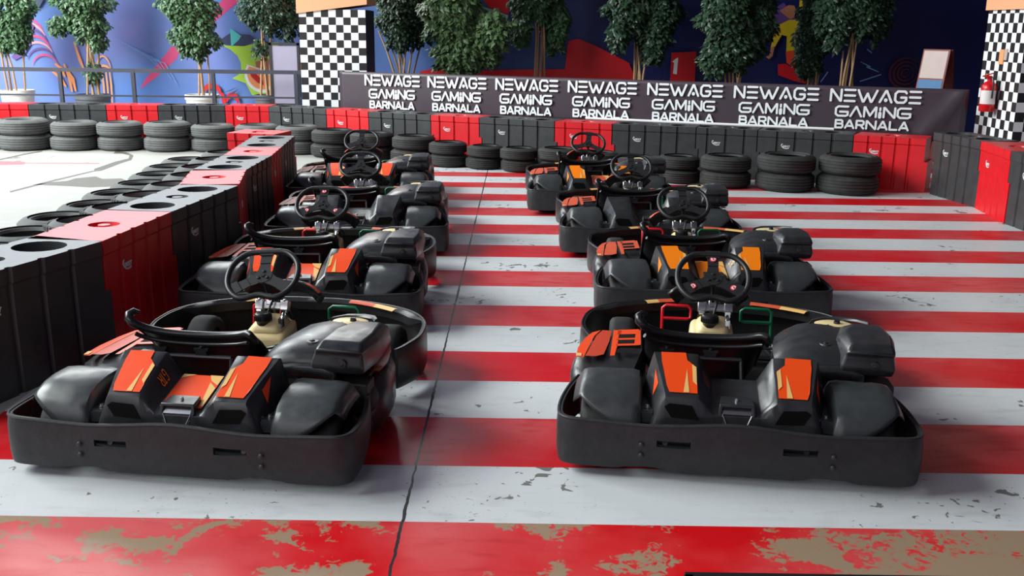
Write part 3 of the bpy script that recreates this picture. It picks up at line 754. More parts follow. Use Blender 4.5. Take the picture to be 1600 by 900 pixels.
def hump_panel(side, m, plain=False):
    b = MB()
    def poly(pts, mi, lift):
        # laid on the hump top, split along its length so it follows the curve
        q = [(side*x, y, cowl_z(x, y)+lift) for x, y in pts]
        b.add(q if side > 0 else q[::-1], fan(len(q)), mi)
    poly([(0.160, 0.084), (0.272, 0.084), (0.284, 0.12), (0.296, 0.20), (0.168, 0.20), (0.162, 0.17)][::1], 0, 0.0045)
    poly([(0.162, 0.20), (0.296, 0.20), (0.306, 0.26), (0.309, 0.315), (0.205, 0.318), (0.200, 0.272), (0.163, 0.232)], 0, 0.0045)
    poly([(0.193, 0.0845), (0.216, 0.0845), (0.201, 0.215)], 1, 0.0065)
    poly([(0.162, 0.125), (0.178, 0.145), (0.180, 0.246), (0.163, 0.228)], 1, 0.0065)
    poly([(side*0, 0)]*0 or [(0.318, 0.165), (0.338, 0.17), (0.330, 0.24)], 0, 0.006)
    return b.mesh('hump_panel', [m, CREAM], 0)
def maker_letters(side, m):
    """three slim letters on the inner flank of the hump"""
    b = MB()
    def xf(u, v, d):
        a = 0.114+0.026*(v if side > 0 else 1-v); y = 0.245-0.055*u
        return (side*a*1.0 - side*0.004 - side*d, y, cowl_z(a, y)+0.004+d)
    for ch, u0 in (('G', 0.0), ('T', 0.38), ('r', 0.70)):
        lines = [[(0, 1), (1, 1)], [(0.5, 1), (0.5, 0)]] if ch == 'T' else GLY[ch]
        for ln in lines: 
            pts = [(u0+0.27*u, v) for u, v in ln]
            for i in range(len(pts)-1):
                (x0, y0), (x1, y1) = pts[i], pts[i+1]; w2 = 0.03
                dx, dy = x1-x0, y1-y0; l = math.hypot(dx, dy) or 1; nx, ny = -dy/l*w2, dx/l*w2*2.0
                q = [xf(x0+nx, y0+ny, 0), xf(x1+nx, y1+ny, 0), xf(x1-nx, y1-ny, 0), xf(x0-nx, y0-ny, 0)]
                b.add(q+q[::-1], [(0, 1, 2, 3), (4, 5, 6, 7)])
    return b.mesh('maker_letters', m, 0)
GLY = {'G': [[(1, 0.9), (0.8, 1), (0.2, 1), (0, 0.8), (0, 0.2), (0.2, 0), (1, 0), (1, 0.45), (0.5, 0.45)]], 'r': [[(0, 0), (0, 1), (0.8, 1), (1, 0.8), (0.8, 0.5), (0, 0.5)], [(0.5, 0.5), (1, 0)]]}
def trough_panel(m):
    b = MB()
    rows = [[(x, y, trough_z(y)+0.004) for x in (-0.088, -0.03, 0.03, 0.088)] for y in (0.33, 0.27, 0.2, 0.14, 0.10)]
    b.grid(rows); 
    b.add([(x, y, trough_z(y)+0.006) for x, y in [(0.088, 0.33), (0.088, 0.26), (0.05, 0.29), (0.03, 0.33)]], [(3, 2, 1, 0)], 1)
    b.add([(x, y, trough_z(y)+0.006) for x, y in [(-0.088, 0.30), (-0.03, 0.33), (-0.088, 0.33)]], fan(3), 1)
    b.add([(x, y, trough_z(y)+0.006) for x, y in [(0.05, 0.28), (0.088, 0.24), (0.088, 0.11), (0.075, 0.11)]], [(0, 1, 2, 3)[::-1]], 1)
    return b.mesh('trough_panel', [m, CREAM], 60)
def tail_light():
    b = MB()
    f = [(-0.050, 0.232), (0.050, 0.232), (0.074, 0.282), (0.070, 0.318), (-0.070, 0.318), (-0.074, 0.282)]
    g = [(-0.040, 0.238), (0.040, 0.238), (0.060, 0.280), (0.057, 0.306), (-0.057, 0.306), (-0.060, 0.280)]
    F = [(x, 0.050+(z-0.232)*0.30, z) for x, z in f]; Gi = [(x, 0.050+(z-0.232)*0.30, z) for x, z in g]; Gd = [(x*0.9, 0.085+(z-0.232)*0.30, z) for x, z in g]
    Bk = [(-0.050, 0.12, 0.232), (0.050, 0.12, 0.232), (0.068, 0.15, 0.270), (0.060, 0.160, 0.322), (-0.060, 0.160, 0.322), (-0.068, 0.15, 0.270)]
    n = 6; o = F+Gi+Gd+Bk; fs = []
    for i in range(n):
        j = (i+1) % n
        fs += [(i, j, n+j, n+i), (n+i, n+j, 2*n+j, 2*n+i), (3*n+i, 3*n+j, j, i)]
    fs += [tuple(range(2*n, 3*n)), tuple(range(3*n, 4*n))[::-1]]
    b.add(o, fs); return b.mesh('tail_light', BLACKP, 30)
def tail_lens():
    b = MB(); yy = lambda z, d: 0.050+(z-0.232)*0.30+d
    q = [(-0.038, 0.240), (0.038, 0.240), (0.056, 0.277), (-0.056, 0.277)]
    b.add([(x, yy(z, 0.012), z) for x, z in q], fan(4), 0)
    # bright upper ledge and thin bright edges
    b.hexa([(-0.057, yy(0.278, 0.002), 0.277), (0.057, yy(0.278, 0.002), 0.277), (0.054, yy(0.30, 0.022), 0.297), (-0.054, yy(0.30, 0.022), 0.297)], [(-0.057, yy(0.278, 0.0), 0.281), (0.057, yy(0.278, 0.0), 0.281), (0.054, yy(0.30, 0.018), 0.301), (-0.054, yy(0.30, 0.018), 0.301)], 1)
    b.tube([(-0.058, yy(0.279, -0.001), 0.279), (-0.040, yy(0.2385, -0.001), 0.2385), (0.040, yy(0.2385, -0.001), 0.2385), (0.058, yy(0.279, -0.001), 0.279)], 0.0024, 6, mi=1)
    b.lathe([(0, 0.012), (0.007, 0.009), (0.008, 0.0)], (0, 0.118, 0.3195), seg=10, mi=1)
    return b.mesh('lens', [LAMPR, SILVER], 30)
SX = -0.10
def seat():
    cl = [(1.06, 0.225), (1.03, 0.205), (0.96, 0.13), (0.87, 0.082), (0.77, 0.075), (0.68, 0.11), (0.630, 0.19), (0.597, 0.29), (0.572, 0.37), (0.556, 0.425), (0.548, 0.452)]
    hw = [0.17, 0.185, 0.205, 0.22, 0.235, 0.25, 0.258, 0.262, 0.266, 0.268, 0.268]
    dp = [0.03, 0.05, 0.09, 0.13, 0.17, 0.19, 0.165, 0.12, 0.07, 0.025, 0.0]
    P = []; n = len(cl)
    for i, (y, z) in enumerate(cl):
        a = cl[max(0, i-1)]; c = cl[min(n-1, i+1)]; t = Vector((0, c[0]-a[0], c[1]-a[1])).normalized()
        nr = Vector((0, t.z, -t.y))
        if nr.z < 0 and nr.y < 0: nr = -nr
        row = []
        for k in range(21):
            u = -1+2*k/20; s = abs(u)
            x = SX-0.025 + hw[i]*(math.sin(u*1.35)/math.sin(1.35)); d = dp[i]*(1-math.cos(u*1.35))/(1-math.cos(1.35))
            wgt = max(0, (i-(n-5))/4)
            lift = wgt*(0.062*s**2.2 if u < 0 else 0.045*s**2.0 - 0.10*max(0, s-0.86))
            back = -wgt*0.055*s**2
            q = Vector((x, y+back, z+lift)) + nr*d; row.append(tuple(q))
        P.append(row)
    b = MB(); b.grid(P)
    top = [Vector(p) for p in P[-1]]
    e = top[0]
    curl = [e+Vector((0.016, 0.045, 0.030)), e+Vector((-0.006, 0.036, 0.038)), e+Vector((-0.018, 0.018, 0.030)), e+Vector((-0.014, 0.004, 0.012))]
    rad = [0.010, 0.016, 0.020, 0.021] + [0.0205-0.004*min(1, k/6) for k in range(len(top))] + [0.014, 0.010]
    b.tube(curl + top + [top[-1]+Vector((0.012, 0.012, -0.02)), top[-1]+Vector((0.012, 0.04, -0.05))], rad, 10)
    # second, lower ridge under the rim at the back
    b.tube([p+Vector((0, -0.012+0.004, -0.040)) for p in top[1:-1]], 0.010, 8)
    for side in (0, -1):
        edge = [Vector(r[side]) for r in P]; b.tube(edge, 0.010, 8)
    b.tube([Vector(p) for p in P[0]], 0.010, 8)
    return b.mesh('seat', SEATM, 60)
def seat_strut():
    b = MB(); y = 0.512; z = 0.365; X0 = SX-0.025
    b.tube([(X0-0.15, y, z), (X0+0.03, y-0.003, z), (X0+0.17, y, z)], 0.011, 8)
    for x in (X0-0.155, X0+0.035): b.box((x, y+0.008, z+0.012), (0.05, 0.035, 0.035)); b.box((x, y-0.004, z+0.034), (0.065, 0.012, 0.010)); b.lathe([(0.0, 0.012), (0.008, 0.010), (0.008, 0.0)], (x, y-0.004, z+0.038), 'Z', 8)
    b.tube([(X0-0.17, y, z), (X0-0.16, 0.46, 0.20), (X0-0.15, 0.42, 0.1)], 0.010, 8); b.tube([(X0+0.17, y, z), (X0+0.18, 0.46, 0.20), (X0+0.18, 0.42, 0.1)], 0.010, 8)
    return b.mesh('seat_strut', FRAMEM, 40)
WX, WYY, WZ = -0.055, 1.17, 0.575
def fuel_tank():
    b = MB(); w_ = WX+0.005
    b.hexa([(w_-0.120, 1.10, 0.07), (w_+0.125, 1.10, 0.07), (w_+0.12, 1.33, 0.07), (w_-0.115, 1.33, 0.07)], [(w_-0.105, 1.105, 0.285), (w_+0.115, 1.105, 0.285), (w_+0.112, 1.31, 0.325), (w_-0.10, 1.31, 0.325)])
    b.hexa([(w_-0.085, 1.115, 0.27), (w_+0.10, 1.115, 0.27), (w_+0.10, 1.29, 0.31), (w_-0.085, 1.29, 0.31)], [(w_-0.055, 1.125, 0.335), (w_+0.075, 1.125, 0.335), (w_+0.078, 1.26, 0.362), (w_-0.055, 1.26, 0.362)])
    return b.mesh('fuel_tank', TANKM, 40)
def tank_cap():
    b = MB(); c = (WX-0.005, 1.155, 0.343)
    b.lathe([(0.0, 0.042), (0.034, 0.042), (0.040, 0.037), (0.042, 0.028), (0.042, 0.006), (0.036, 0.0), (0.03, -0.02)], c, seg=24)
    for k in range(24):
        a = 2*PI*k/24; b.box((c[0]+0.042*math.cos(a), c[1]+0.042*math.sin(a), c[2]+0.018), (0.006, 0.005, 0.024), a)
    return b.mesh('tank_cap', CAPM, 35)
def steering_column():
    b = MB(); c = Vector((WX, WYY, WZ)); d = Vector((0, 0.6, -0.8))
    b.tube([c-d*0.0, (WX+0.01, 1.235, 0.425), (WX+0.01, 1.42, 0.18), (WX+0.01, 1.46, 0.12)], 0.011, 10)
    b.tube([(WX-0.10, 1.42, 0.10), (WX-0.055, 1.32, 0.28), (WX-0.044, 1.24, 0.39)], 0.012, 8); b.tube([(WX+0.14, 1.42, 0.10), (WX+0.10, 1.32, 0.28), (WX+0.088, 1.24, 0.39)], 0.012, 8)
    return b.mesh('steering_column', FRAMEM, 40)
def column_clamp():
    b = MB(); y, z, x0 = 1.225, 0.402, WX+0.022
    b.box((x0, y+0.006, z), (0.13, 0.028, 0.036), rx=-0.4); b.box((x0-0.015, y+0.01, z+0.02), (0.035, 0.03, 0.04), rx=-0.4)
    for s in (-1, 1):
        b.box((x0+s*0.066, y, z+0.004), (0.042, 0.042, 0.050), rx=-0.4); b.lathe([(0.0, 0.012), (0.009, 0.010), (0.009, 0.0)], (x0+s*0.066, y-0.005, z+0.028), seg=8)
        b.box((x0+s*0.066, y-0.014, z-0.018), (0.030, 0.022, 0.026), rx=-0.4)
    b.box((x0-0.055, y+0.004, z-0.045), (0.012, 0.016, 0.05)); b.box((x0+0.06, y+0.004, z-0.045), (0.012, 0.016, 0.05))
    return b.mesh('column_clamp', SILVER, 35)
def brake_rod():
    b = MB(); x0 = WX+0.085
    b.tube([(x0, 1.22, 0.39), (x0, 1.16, 0.33), (x0-0.004, 1.10, 0.22)], 0.008, 8); b.box((x0, 1.165, 0.335), (0.022, 0.026, 0.045)); b.box((x0, 1.21, 0.375), (0.026, 0.026, 0.03))
    return b.mesh('adjuster_rod', CHROME, 40)
def hose():
    b = MB()
    c = [Vector((WX+0.012, 1.175, 0.375)), Vector((WX+0.022, 1.19, 0.41)), Vector((WX+0.03, 1.21, 0.435)), Vector((WX+0.05, 1.26, 0.43)), Vector((WX+0.12, 1.34, 0.33))]
    b.tube(wall3(c), 0.0055, 8); return b.mesh('fuel_hose', CAPM, 60)
def wall3(c):
    out = []
    for i in range(len(c)-1):
        p0, p1, p2, p3 = c[max(0, i-1)], c[i], c[i+1], c[min(len(c)-1, i+2)]
        for k in range(5):
            t = k/5; out.append(0.5*((2*p1)+(-p0+p2)*t+(2*p0-5*p1+4*p2-p3)*t*t+(-p0+3*p1-3*p2+p3)*t**3))
    return out+[c[-1]]
def rim_mesh():
    pts = []
    for k in range(72):
        a = 2*PI*k/72; x = 0.176*math.cos(a); y = 0.172*math.sin(a)
        x *= 1+0.03*abs(math.sin(2*a))
        if y > 0: y = min(y, 0.150) if abs(x) < 0.09 else y; y = y if y < 0.15 else 0.15+(y-0.15)*0.3
        else:
            y = -0.150+(y+0.150)*0.25 if y < -0.150 else y
            y += 0.032*math.exp(-(x/0.055)**2)
        pts.append((x, y, 0.0))
    for _ in range(3): pts = [tuple((Vector(pts[i-1])+2*Vector(pts[i])+Vector(pts[(i+1) % 72]))/4) for i in range(72)]
    b = MB(); b.tube(pts, 0.0150, 12, closed=True); 
    return b.mesh('steering_wheel', GRIP, 80)
def spokes():
    b = MB(); t = 0.003
    def bar(a, r0, r1, w0, w1, dz):
        d = Vector((math.cos(a), math.sin(a), 0)); n = Vector((-d.y, d.x, 0))
        lo = [d*r0-n*w0, d*r1-n*w1, d*r1+n*w1, d*r0+n*w0]
        b.hexa([v+Vector((0, 0, dz-t)) for v in lo], [v+Vector((0, 0, dz+t)) for v in lo])
    for a in (90, 212, 328):
        a = math.radians(a); bar(a, 0.012, 0.085, 0.034, 0.025, -0.008); bar(a, 0.078, 0.162, 0.027, 0.030, -0.004); bar(a, 0.125, 0.172, 0.034, 0.036, 0.002)
        d = Vector((math.cos(a), math.sin(a), 0)); n = Vector((-d.y, d.x, 0))
    b.prism([(0.045*math.cos(2*PI*k/18), 0.045*math.sin(2*PI*k/18), -0.013) for k in range(18)], [(0.045*math.cos(2*PI*k/18), 0.045*math.sin(2*PI*k/18), -0.003) for k in range(18)])
    for a in (90, 212, 328):
        a = math.radians(a); b.lathe([(0.0, 0.007), (0.008, 0.006), (0.0095, 0.0)], (0.026*math.cos(a), 0.026*math.sin(a), -0.003), seg=8)
    b.lathe([(0.0, -0.003), (0.02, -0.006), (0.024, -0.05), (0, -0.05)], seg=12)
    return b.mesh('spokes', SPOKE, 30)
def sticker(k):
    b = MB(); a = math.radians((90, 212, 328)[k]); c = (0.118*math.cos(a), 0.118*math.sin(a))
    cir = lambda r, z: [(c[0]+r*math.cos(2*PI*i/18), c[1]+r*math.sin(2*PI*i/18), z) for i in range(18)]
    b.prism(cir(0.0165, -0.002), cir(0.0165, 0.0042), 0); b.prism(cir(0.012, 0.003), cir(0.012, 0.0048), 1)
    p = [(-0.002, 0.006), (0.002, 0.006), (0.004, -0.001), (0.002, -0.007), (-0.003, -0.006), (-0.001, -0.001)]
    b.prism([(c[0]+x*1.2, c[1]+y*1.2, 0.004) for x, y in p], [(c[0]+x*1.2, c[1]+y*1.2, 0.0054) for x, y in p], 0)
    b.prism([(c[0]+x, c[1]+y, 0.004) for x, y in [(-0.011, 0.009), (-0.009, 0.011), (0.011, -0.009), (0.009, -0.011)][::-1]], [(c[0]+x, c[1]+y, 0.0056) for x, y in [(-0.011, 0.009), (-0.009, 0.011), (0.011, -0.009), (0.009, -0.011)][::-1]], 0)
    return b.mesh('sticker', [STICKR, STICKW], 0)
def front_panel():
    b = MB(); rows = []
    for i, (y, z, hwid) in enumerate([(1.585, 0.385, 0.16), (1.565, 0.42, 0.19), (1.53, 0.45, 0.21), (1.48, 0.472, 0.215), (1.455, 0.474, 0.205)]):
        rows.append([(WX+hwid*u, y-0.05*u*u, z-0.045*u**4-0.012*u*u) for u in [k/8-1 for k in range(17)]])
    b.grid(rows)
    return b.mesh('front_panel', BLACKP, 60)
def panel_graphics():
    b = MB()
    for s in (-1, 1):
        rows = []
        for (y, z, hwid) in [(1.56, 0.425, 0.194), (1.53, 0.45, 0.21), (1.48, 0.472, 0.215), (1.457, 0.474, 0.206)]:
            rows.append([(WX+hwid*u*s, y-0.05*u*u-0.006, z-0.045*u**4-0.012*u*u+0.006) for u in (0.60, 0.72, 0.84, 0.97)])
        if s > 0: rows = [r[::-1] for r in rows]
        b.grid([r[2:] if s > 0 else r[:2] for r in rows], 0); b.grid([r[:3] if s > 0 else r[1:] for r in rows], 1)
    return b.mesh('panel_graphics', [ORANGE, RUST], 60)
def pedal(s):
    b = MB(); x0, x1 = ((-0.29, -0.135) if s < 0 else (0.135, 0.30)); y = 1.60
    pts = [(x0, y-0.02, 0.10), (x0, y+0.005, 0.23), (x0, y+0.01, 0.285), (x0+0.02, y+0.012, 0.30), (x1-0.02, y+0.012, 0.30), (x1, y+0.01, 0.285), (x1, y+0.002, 0.235), (x1-0.02, y, 0.228), (x0+0.005, y, 0.228)]
    if s > 0: pts = [(-p[0]+x0+x1, p[1], p[2]) for p in pts]
    b.tube(pts, 0.009, 8); return b
def eng_cover():
    b = MB()
    st = [(0.40, 0.20, 0.345, 0.395), (0.46, 0.19, 0.378, 0.430), (0.58, 0.195, 0.392, 0.448), (0.70, 0.205, 0.398, 0.455), (0.82, 0.225, 0.398, 0.452), (0.92, 0.255, 0.385, 0.435), (0.97, 0.29, 0.345, 0.38)]
    rows = []
    for y, x0, z0, z1 in st:
        rows.append([(x0-0.006, y, z0-0.14), (x0, y, z0-0.014), (x0+0.022, y, z0+0.004), (x0+0.08, y, z0+(z1-z0)*0.5+0.010), (x0+0.16, y, z1+0.002), (x0+0.235, y, z1+0.004), (x0+0.30, y, z1-0.004), (x0+0.34, y, z1-0.02), (x0+0.345, y, z1-0.06)])
    # dished opening around the filler
    b.grid(rows)
    r0 = rows[0]
    b.grid([[(p[0]+0.006, p[1]-0.004, max(0.24, p[2]-0.055)) for p in r0], [(p[0]+0.003, p[1]-0.010, p[2]-0.014) for p in r0], r0])
    b.grid([rows[-1], [(p[0], p[1]+0.02, 0.24) for p in rows[-1]]])
    return b.mesh('engine_cover', BLACKP, 45)
def air_box():
    b = MB()
    rings = [[(0.455, 0.395, 0.362), (0.665, 0.405, 0.358), (0.690, 0.55, 0.365), (0.685, 0.78, 0.37), (0.50, 0.80, 0.38), (0.45, 0.60, 0.38)],
             [(0.445, 0.378, 0.400), (0.672, 0.388, 0.395), (0.700, 0.55, 0.40), (0.692, 0.79, 0.40), (0.50, 0.81, 0.40), (0.44, 0.60, 0.41)],
             [(0.462, 0.392, 0.452), (0.664, 0.398, 0.446), (0.696, 0.55, 0.455), (0.688, 0.78, 0.455), (0.50, 0.80, 0.45), (0.455, 0.60, 0.45)],
             [(0.468, 0.375, 0.470), (0.668, 0.382, 0.464), (0.692, 0.55, 0.474), (0.682, 0.77, 0.472), (0.52, 0.78, 0.470), (0.462, 0.60, 0.472)],
             [(0.490, 0.420, 0.502), (0.655, 0.425, 0.496), (0.672, 0.56, 0.505), (0.662, 0.72, 0.500), (0.55, 0.72, 0.500), (0.500, 0.60, 0.503)]]
    vs = [p for r in rings for p in r]; fs = [(5, 4, 3, 2, 1, 0), tuple(range(24, 30))]
    for k in range(4): fs += [(6*k+i, 6*k+(i+1) % 6, 6*k+6+(i+1) % 6, 6*k+6+i) for i in range(6)]
    b.add(vs, fs)
    return b.mesh('air_box', BLACKP, 40)
def air_knob():
    b = MB(); b.lathe([(0.0, -0.012), (0.018, -0.010), (0.020, 0.0), (0.020, 0.02)], (0.585, 0.386, 0.412), 'Y', 14)
    b.lathe([(0.0, -0.016), (0.008, -0.014), (0.009, -0.005)], (0.585, 0.386, 0.412), 'Y', 8)
    return b.mesh('cover_bolt', SPOKE, 35)
def oil_tank():
    b = MB(); b.lathe([(0.0, 0.010), (0.075, 0.010), (0.088, 0.006), (0.094, -0.01), (0.094, -0.05)], (0.0, 0, 0), seg=28)
    me = b.mesh('filler_tank', TANKM, 40); me.transform(Matrix.Translation((0.485, 0.85, 0.452)) @ Matrix.Diagonal((0.95, 0.62, 1.0, 1))); return me
def oil_cap():
    b = MB(); b.lathe([(0.0, 0.012), (0.014, 0.011), (0.016, 0.0), (0.016, -0.01)], (0.50, 0.84, 0.461), seg=12); b.box((0.50, 0.84, 0.473), (0.024, 0.009, 0.008))
    return b.mesh('filler_cap', SPOKE, 35)
def cover_strap():
    b = MB()
    ring = [(0.485+0.098*math.cos(2*PI*k/28), 0.85+0.066*math.sin(2*PI*k/28), 0.449) for k in range(28)]
    b.tube(ring, 0.009, 8, closed=True)
    pts = [(0.365, 0.82, 0.446), (0.39, 0.875, 0.458), (0.45, 0.915, 0.463), (0.53, 0.915, 0.466), (0.59, 0.87, 0.474), (0.625, 0.78, 0.488)]
    b.grid([[(x-0.004, y-0.018, z-0.002), (x-0.002, y-0.012, z+0.006), (x+0.002, y+0.012, z+0.006), (x+0.004, y+0.018, z-0.006)] for x, y, z in pts])
    return b.mesh('cover_strap', BLACKP, 40)
def lobe_bolt():
    b = MB(); b.lathe([(0.0, 0.012), (0.009, 0.010), (0.010, 0.004), (0.014, 0.006), (0.026, 0.005), (0.030, -0.004)], (0.405, 0.545, 0.449), seg=16)
    return b.mesh('cover_bolt', SPOKE, 40)
def engine():
    b = MB(); b.box((0.50, 0.66, 0.20), (0.30, 0.34, 0.22)); b.box((0.58, 0.47, 0.25), (0.20, 0.12, 0.13)); b.lathe([(0.0, -0.03), (0.07, -0.03), (0.08, 0.0), (0.08, 0.05)], (0.62, 0.48, 0.22), 'Y', 20)
    for k in range(6): b.box((0.42, 0.50+0.03*k, 0.29), (0.13, 0.012, 0.08))
    b.tube([(0.62, 0.45, 0.16), (0.68, 0.40, 0.15), (0.70, 0.36, 0.16)], 0.02, 10)
    return b.mesh('engine', ENGM, 35)
def floor_pan():
    b = MB()
    pts = [(-0.36, 0.50), (0.30, 0.50), (0.36, 0.9), (0.36, 1.35), (0.30, 1.68), (-0.30, 1.68), (-0.36, 1.35), (-0.36, 0.9)]
    b.prism([(x, y, 0.055) for x, y in pts], [(x, y, 0.062) for x, y in pts]); return b.mesh('floor_pan', ENGM, 0)
def chassis():
    b = MB(); r = 0.015
    for s in (-1, 1):
        b.tube([(s*0.30, 0.10, 0.11), (s*0.32, 0.45, 0.10), (s*0.36, 0.9, 0.08), (s*0.33, 1.3, 0.08), (s*0.25, 1.74, 0.09)], r, 8)
        b.tube([(s*0.34, 0.60, 0.085), (s*0.60, 0.66, 0.10), (s*0.60, 1.0, 0.10), (s*0.35, 1.05, 0.085)], 0.011, 8)
        b.tube([(s*0.33, 1.42, 0.10), (s*0.44, 1.45, 0.125)], 0.014, 8)
        b.tube([(s*0.28, 0.12, 0.11), (s*0.28, 0.04, 0.15)], 0.012, 8)
    b.tube([(-0.30, 0.14, 0.11), (0.30, 0.14, 0.11)], r, 8); b.tube([(-0.26, 1.72, 0.09), (0.26, 1.72, 0.09)], r, 8); b.tube([(-0.33, 1.40, 0.09), (0.33, 1.40, 0.09)], r, 8)
    b.tube([(-0.50, 0.075, 0.145), (0.50, 0.075, 0.145)], 0.030, 10)
    b.tube([(-0.42, 0.24, 0.14), (0.42, 0.24, 0.14)], 0.02, 10)
    b.tube([(-0.40, 1.47, 0.125), (-0.05, 1.50, 0.11), (0.40, 1.47, 0.125)], 0.008, 8)
    return b.mesh('chassis', FRAMEM, 40)
def kart_tyre(R, W):
    b = MB(); w = W/2; b.lathe([(R*0.52, -w+0.01), (R*0.6, -w+0.003), (R*0.82, -w), (R*0.95, -w+0.012), (R, -w+0.035), (R*1.005, 0), (R, w-0.035), (R*0.95, w-0.012), (R*0.82, w), (R*0.6, w-0.003), (R*0.52, w-0.01)], axis='X', seg=36)
    return b.mesh('wheel', RUBBER, 40)
def kart_hub(R, W):
    b = MB(); w = W/2; b.lathe([(R*0.53, -w+0.012), (R*0.5, -w+0.03), (R*0.3, -w+0.04), (R*0.22, -w+0.02), (0, -w+0.02)], axis='X', seg=24); b.lathe([(R*0.3, -w+0.04), (R*0.3, w-0.04)], axis='X', seg=24); b.lathe([(R*0.53, w-0.012), (R*0.5, w-0.03), (R*0.3, w-0.04), (R*0.22, w-0.02), (0, w-0.02)], axis='X', seg=24)
    return b.mesh('rim', FRAMEM, 30)
def bolt():
    b = MB(); b.lathe([(0.0, -0.006), (0.007, -0.005), (0.011, -0.002), (0.012, 0.0)], axis='Y', seg=10); return b.mesh('bolt', BUMPERM, 30)
SOLID = ('solid', 0.006, 0)
def make_kart(loc, ang, label, hump, trough, pod, stickers, spin, letters=None, tips=True, scale=1.0):
    k = empty('racing_kart', loc, math.radians(ang), scale); tag(k, label, 'go-kart', 'rental karts parked in two columns')
    C = cached
    rb = link('rear_bumper', C('rb', rear_bumper), k)
    for x in (-0.375, 0.375):
        for z in (0.115, 0.16): link('bolt', C('bolt', bolt), rb, loc=(x, -0.022, z))
    fb = link('front_bumper', C('fb', front_bumper), k)
    for s in (-1, 1): link('front_graphics', C('fg%d' % s, lambda: front_graphics(s)), fb)
    for s in (-1, 1):
        sp = link('side_pod', C('sp%d' % s, lambda: side_pod(s)), k)
        if pod: link('pod_graphics', C('pg%d%s' % (s, pod.name), lambda: pod_graphics(s, pod)), sp)
        link('fender', C('fe%d' % s, lambda: fender(s)), k, mods=(('solid', 0.006, -1),)); link('fender_bracket', C('fbk%d' % s, lambda: fender_bracket(s)), k)
    for x, y, R, W in ((-0.505, 1.45, 0.130, 0.135), (0.515, 1.45, 0.130, 0.135), (-0.535, 0.235, 0.138, 0.20), (0.535, 0.235, 0.138, 0.20)):
        wh = link('wheel', C('kt%.3f' % W, lambda: kart_tyre(R, W)), k, loc=(x, y, R)); link('rim', C('kh%.3f' % W, lambda: kart_hub(R, W)), wh)
    rc = link('rear_cowl', C('rc', rear_cowl), k)
    for s in (-1, 1): link('vent', C('vent%d' % s, lambda: vent(s)), rc)
    if letters: link('maker_letters', C('ml%d%s' % (letters[0], letters[1].name), lambda: maker_letters(*letters)), rc)
    if hump:
        for s in (-1, 1): link('hump_panel', C('hp%d%s' % (s, hump.name), lambda: hump_panel(s, hump)), rc)
    if trough: link('trough_panel', C('tp'+trough.name, lambda: trough_panel(trough)), rc)
    tl = link('tail_light', C('tl', tail_light), k, mods=(('bevel', 0.008, 2),)); link('lens', C('tlens', tail_lens), tl)
    st = link('seat', C('seat', seat), k); link('seat_strut', C('strut', seat_strut), k)
    ft = link('fuel_tank', C('tank', fuel_tank), k, mods=(('bevel', 0.03, 4),)); link('tank_cap', C('cap', tank_cap), ft)
    link('steering_column', C('col', steering_column), k); link('column_clamp', C('clamp', column_clamp), k, mods=(('bevel', 0.004, 2),)); link('adjuster_rod', C('rod', brake_rod), k); link('fuel_hose', C('hose', hose), k)
    sw = link('steering_wheel', C('rim', rim_mesh), k, loc=(WX, WYY, WZ)); sw.rotation_euler = (Matrix.Rotation(math.radians(37), 3, 'X') @ Matrix.Rotation(math.radians(spin), 3, 'Z')).to_euler()
    link('spokes', C('spk', spokes), sw)
    if stickers:
        for i in range(3): link('sticker', C('stk%d' % i, lambda: sticker(i)), sw)
    fp = link('front_panel', C('fp', front_panel), k, mods=(SOLID,))
    if tips: link('panel_graphics', C('fpg', panel_graphics), fp)
    link('brake_pedal', C('brk', lambda: pedal(-1).mesh('brake_pedal', REDTUBE, 60)), k)['label'] = 'red tubular brake pedal'
    link('accelerator_pedal', C('acc', lambda: pedal(1).mesh('accelerator_pedal', GREENTUBE, 60)), k)['label'] = 'green tubular accelerator pedal'
    ec = link('engine_cover', C('ec', eng_cover), k, mods=(('solid', 0.006, -1),))
    link('cover_strap', C('cs', cover_strap), ec); link('cover_bolt', C('lb', lobe_bolt), ec)
    ab = link('air_box', C('ab', air_box), k, mods=(('bevel', 0.022, 3),)); link('cover_bolt', C('ak', air_knob), ab)
    ot = link('filler_tank', C('ot', oil_tank), k); link('filler_cap', C('oc', oil_cap), ot)
    link('engine', C('eng', engine), k, mods=(('bevel', 0.008, 2),)); link('floor_pan', C('pan', floor_pan), k); link('chassis', C('ch', chassis), k)
    return k
make_kart((-1.36, 3.63, 0), -7.0, 'front go-kart of the left column, orange rear panels, beside the near red barrier', ORANGE, ORANGE, ORANGE, False, 6, (-1, AMBER))
make_kart((-1.31, 5.68, 0), 0.5, 'second go-kart of the left column, orange panels, stickered steering wheel', ORANGE, ORANGE, ORANGE, True, 0)
make_kart((-1.29, 7.70, 0), 4.0, 'third go-kart of the left column with a plain dark rear cowl', None, None, RUST, False, 0)
make_kart((-1.56, 9.64, 0), 5.0, 'furthest go-kart of the left column, orange rear panels, near the tip of the barrier', ORANGE, ORANGE, RUST, False, 0)
make_kart((0.875, 3.70, 0), -7.5, 'front go-kart of the right column, orange rear panels, stickered steering wheel', ORANGE, None, ORANGE, True, 0, (-1, DKORANGE), False)
make_kart((1.20, 5.88, 0), -1.0, 'second go-kart of the right column with amber orange rear panels', AMBER, AMBER, RUST, False, 0, (1, CREAM))
make_kart((1.05, 7.78, 0), 0.0, 'third go-kart of the right column with a plain dark rear cowl', None, None, RUST, False, 0)
make_kart((0.80, 9.65, 0), 1.0, 'furthest go-kart of the right column, amber rear panel, close to the far tyres', AMBER, RUST, RUST, False, -8)

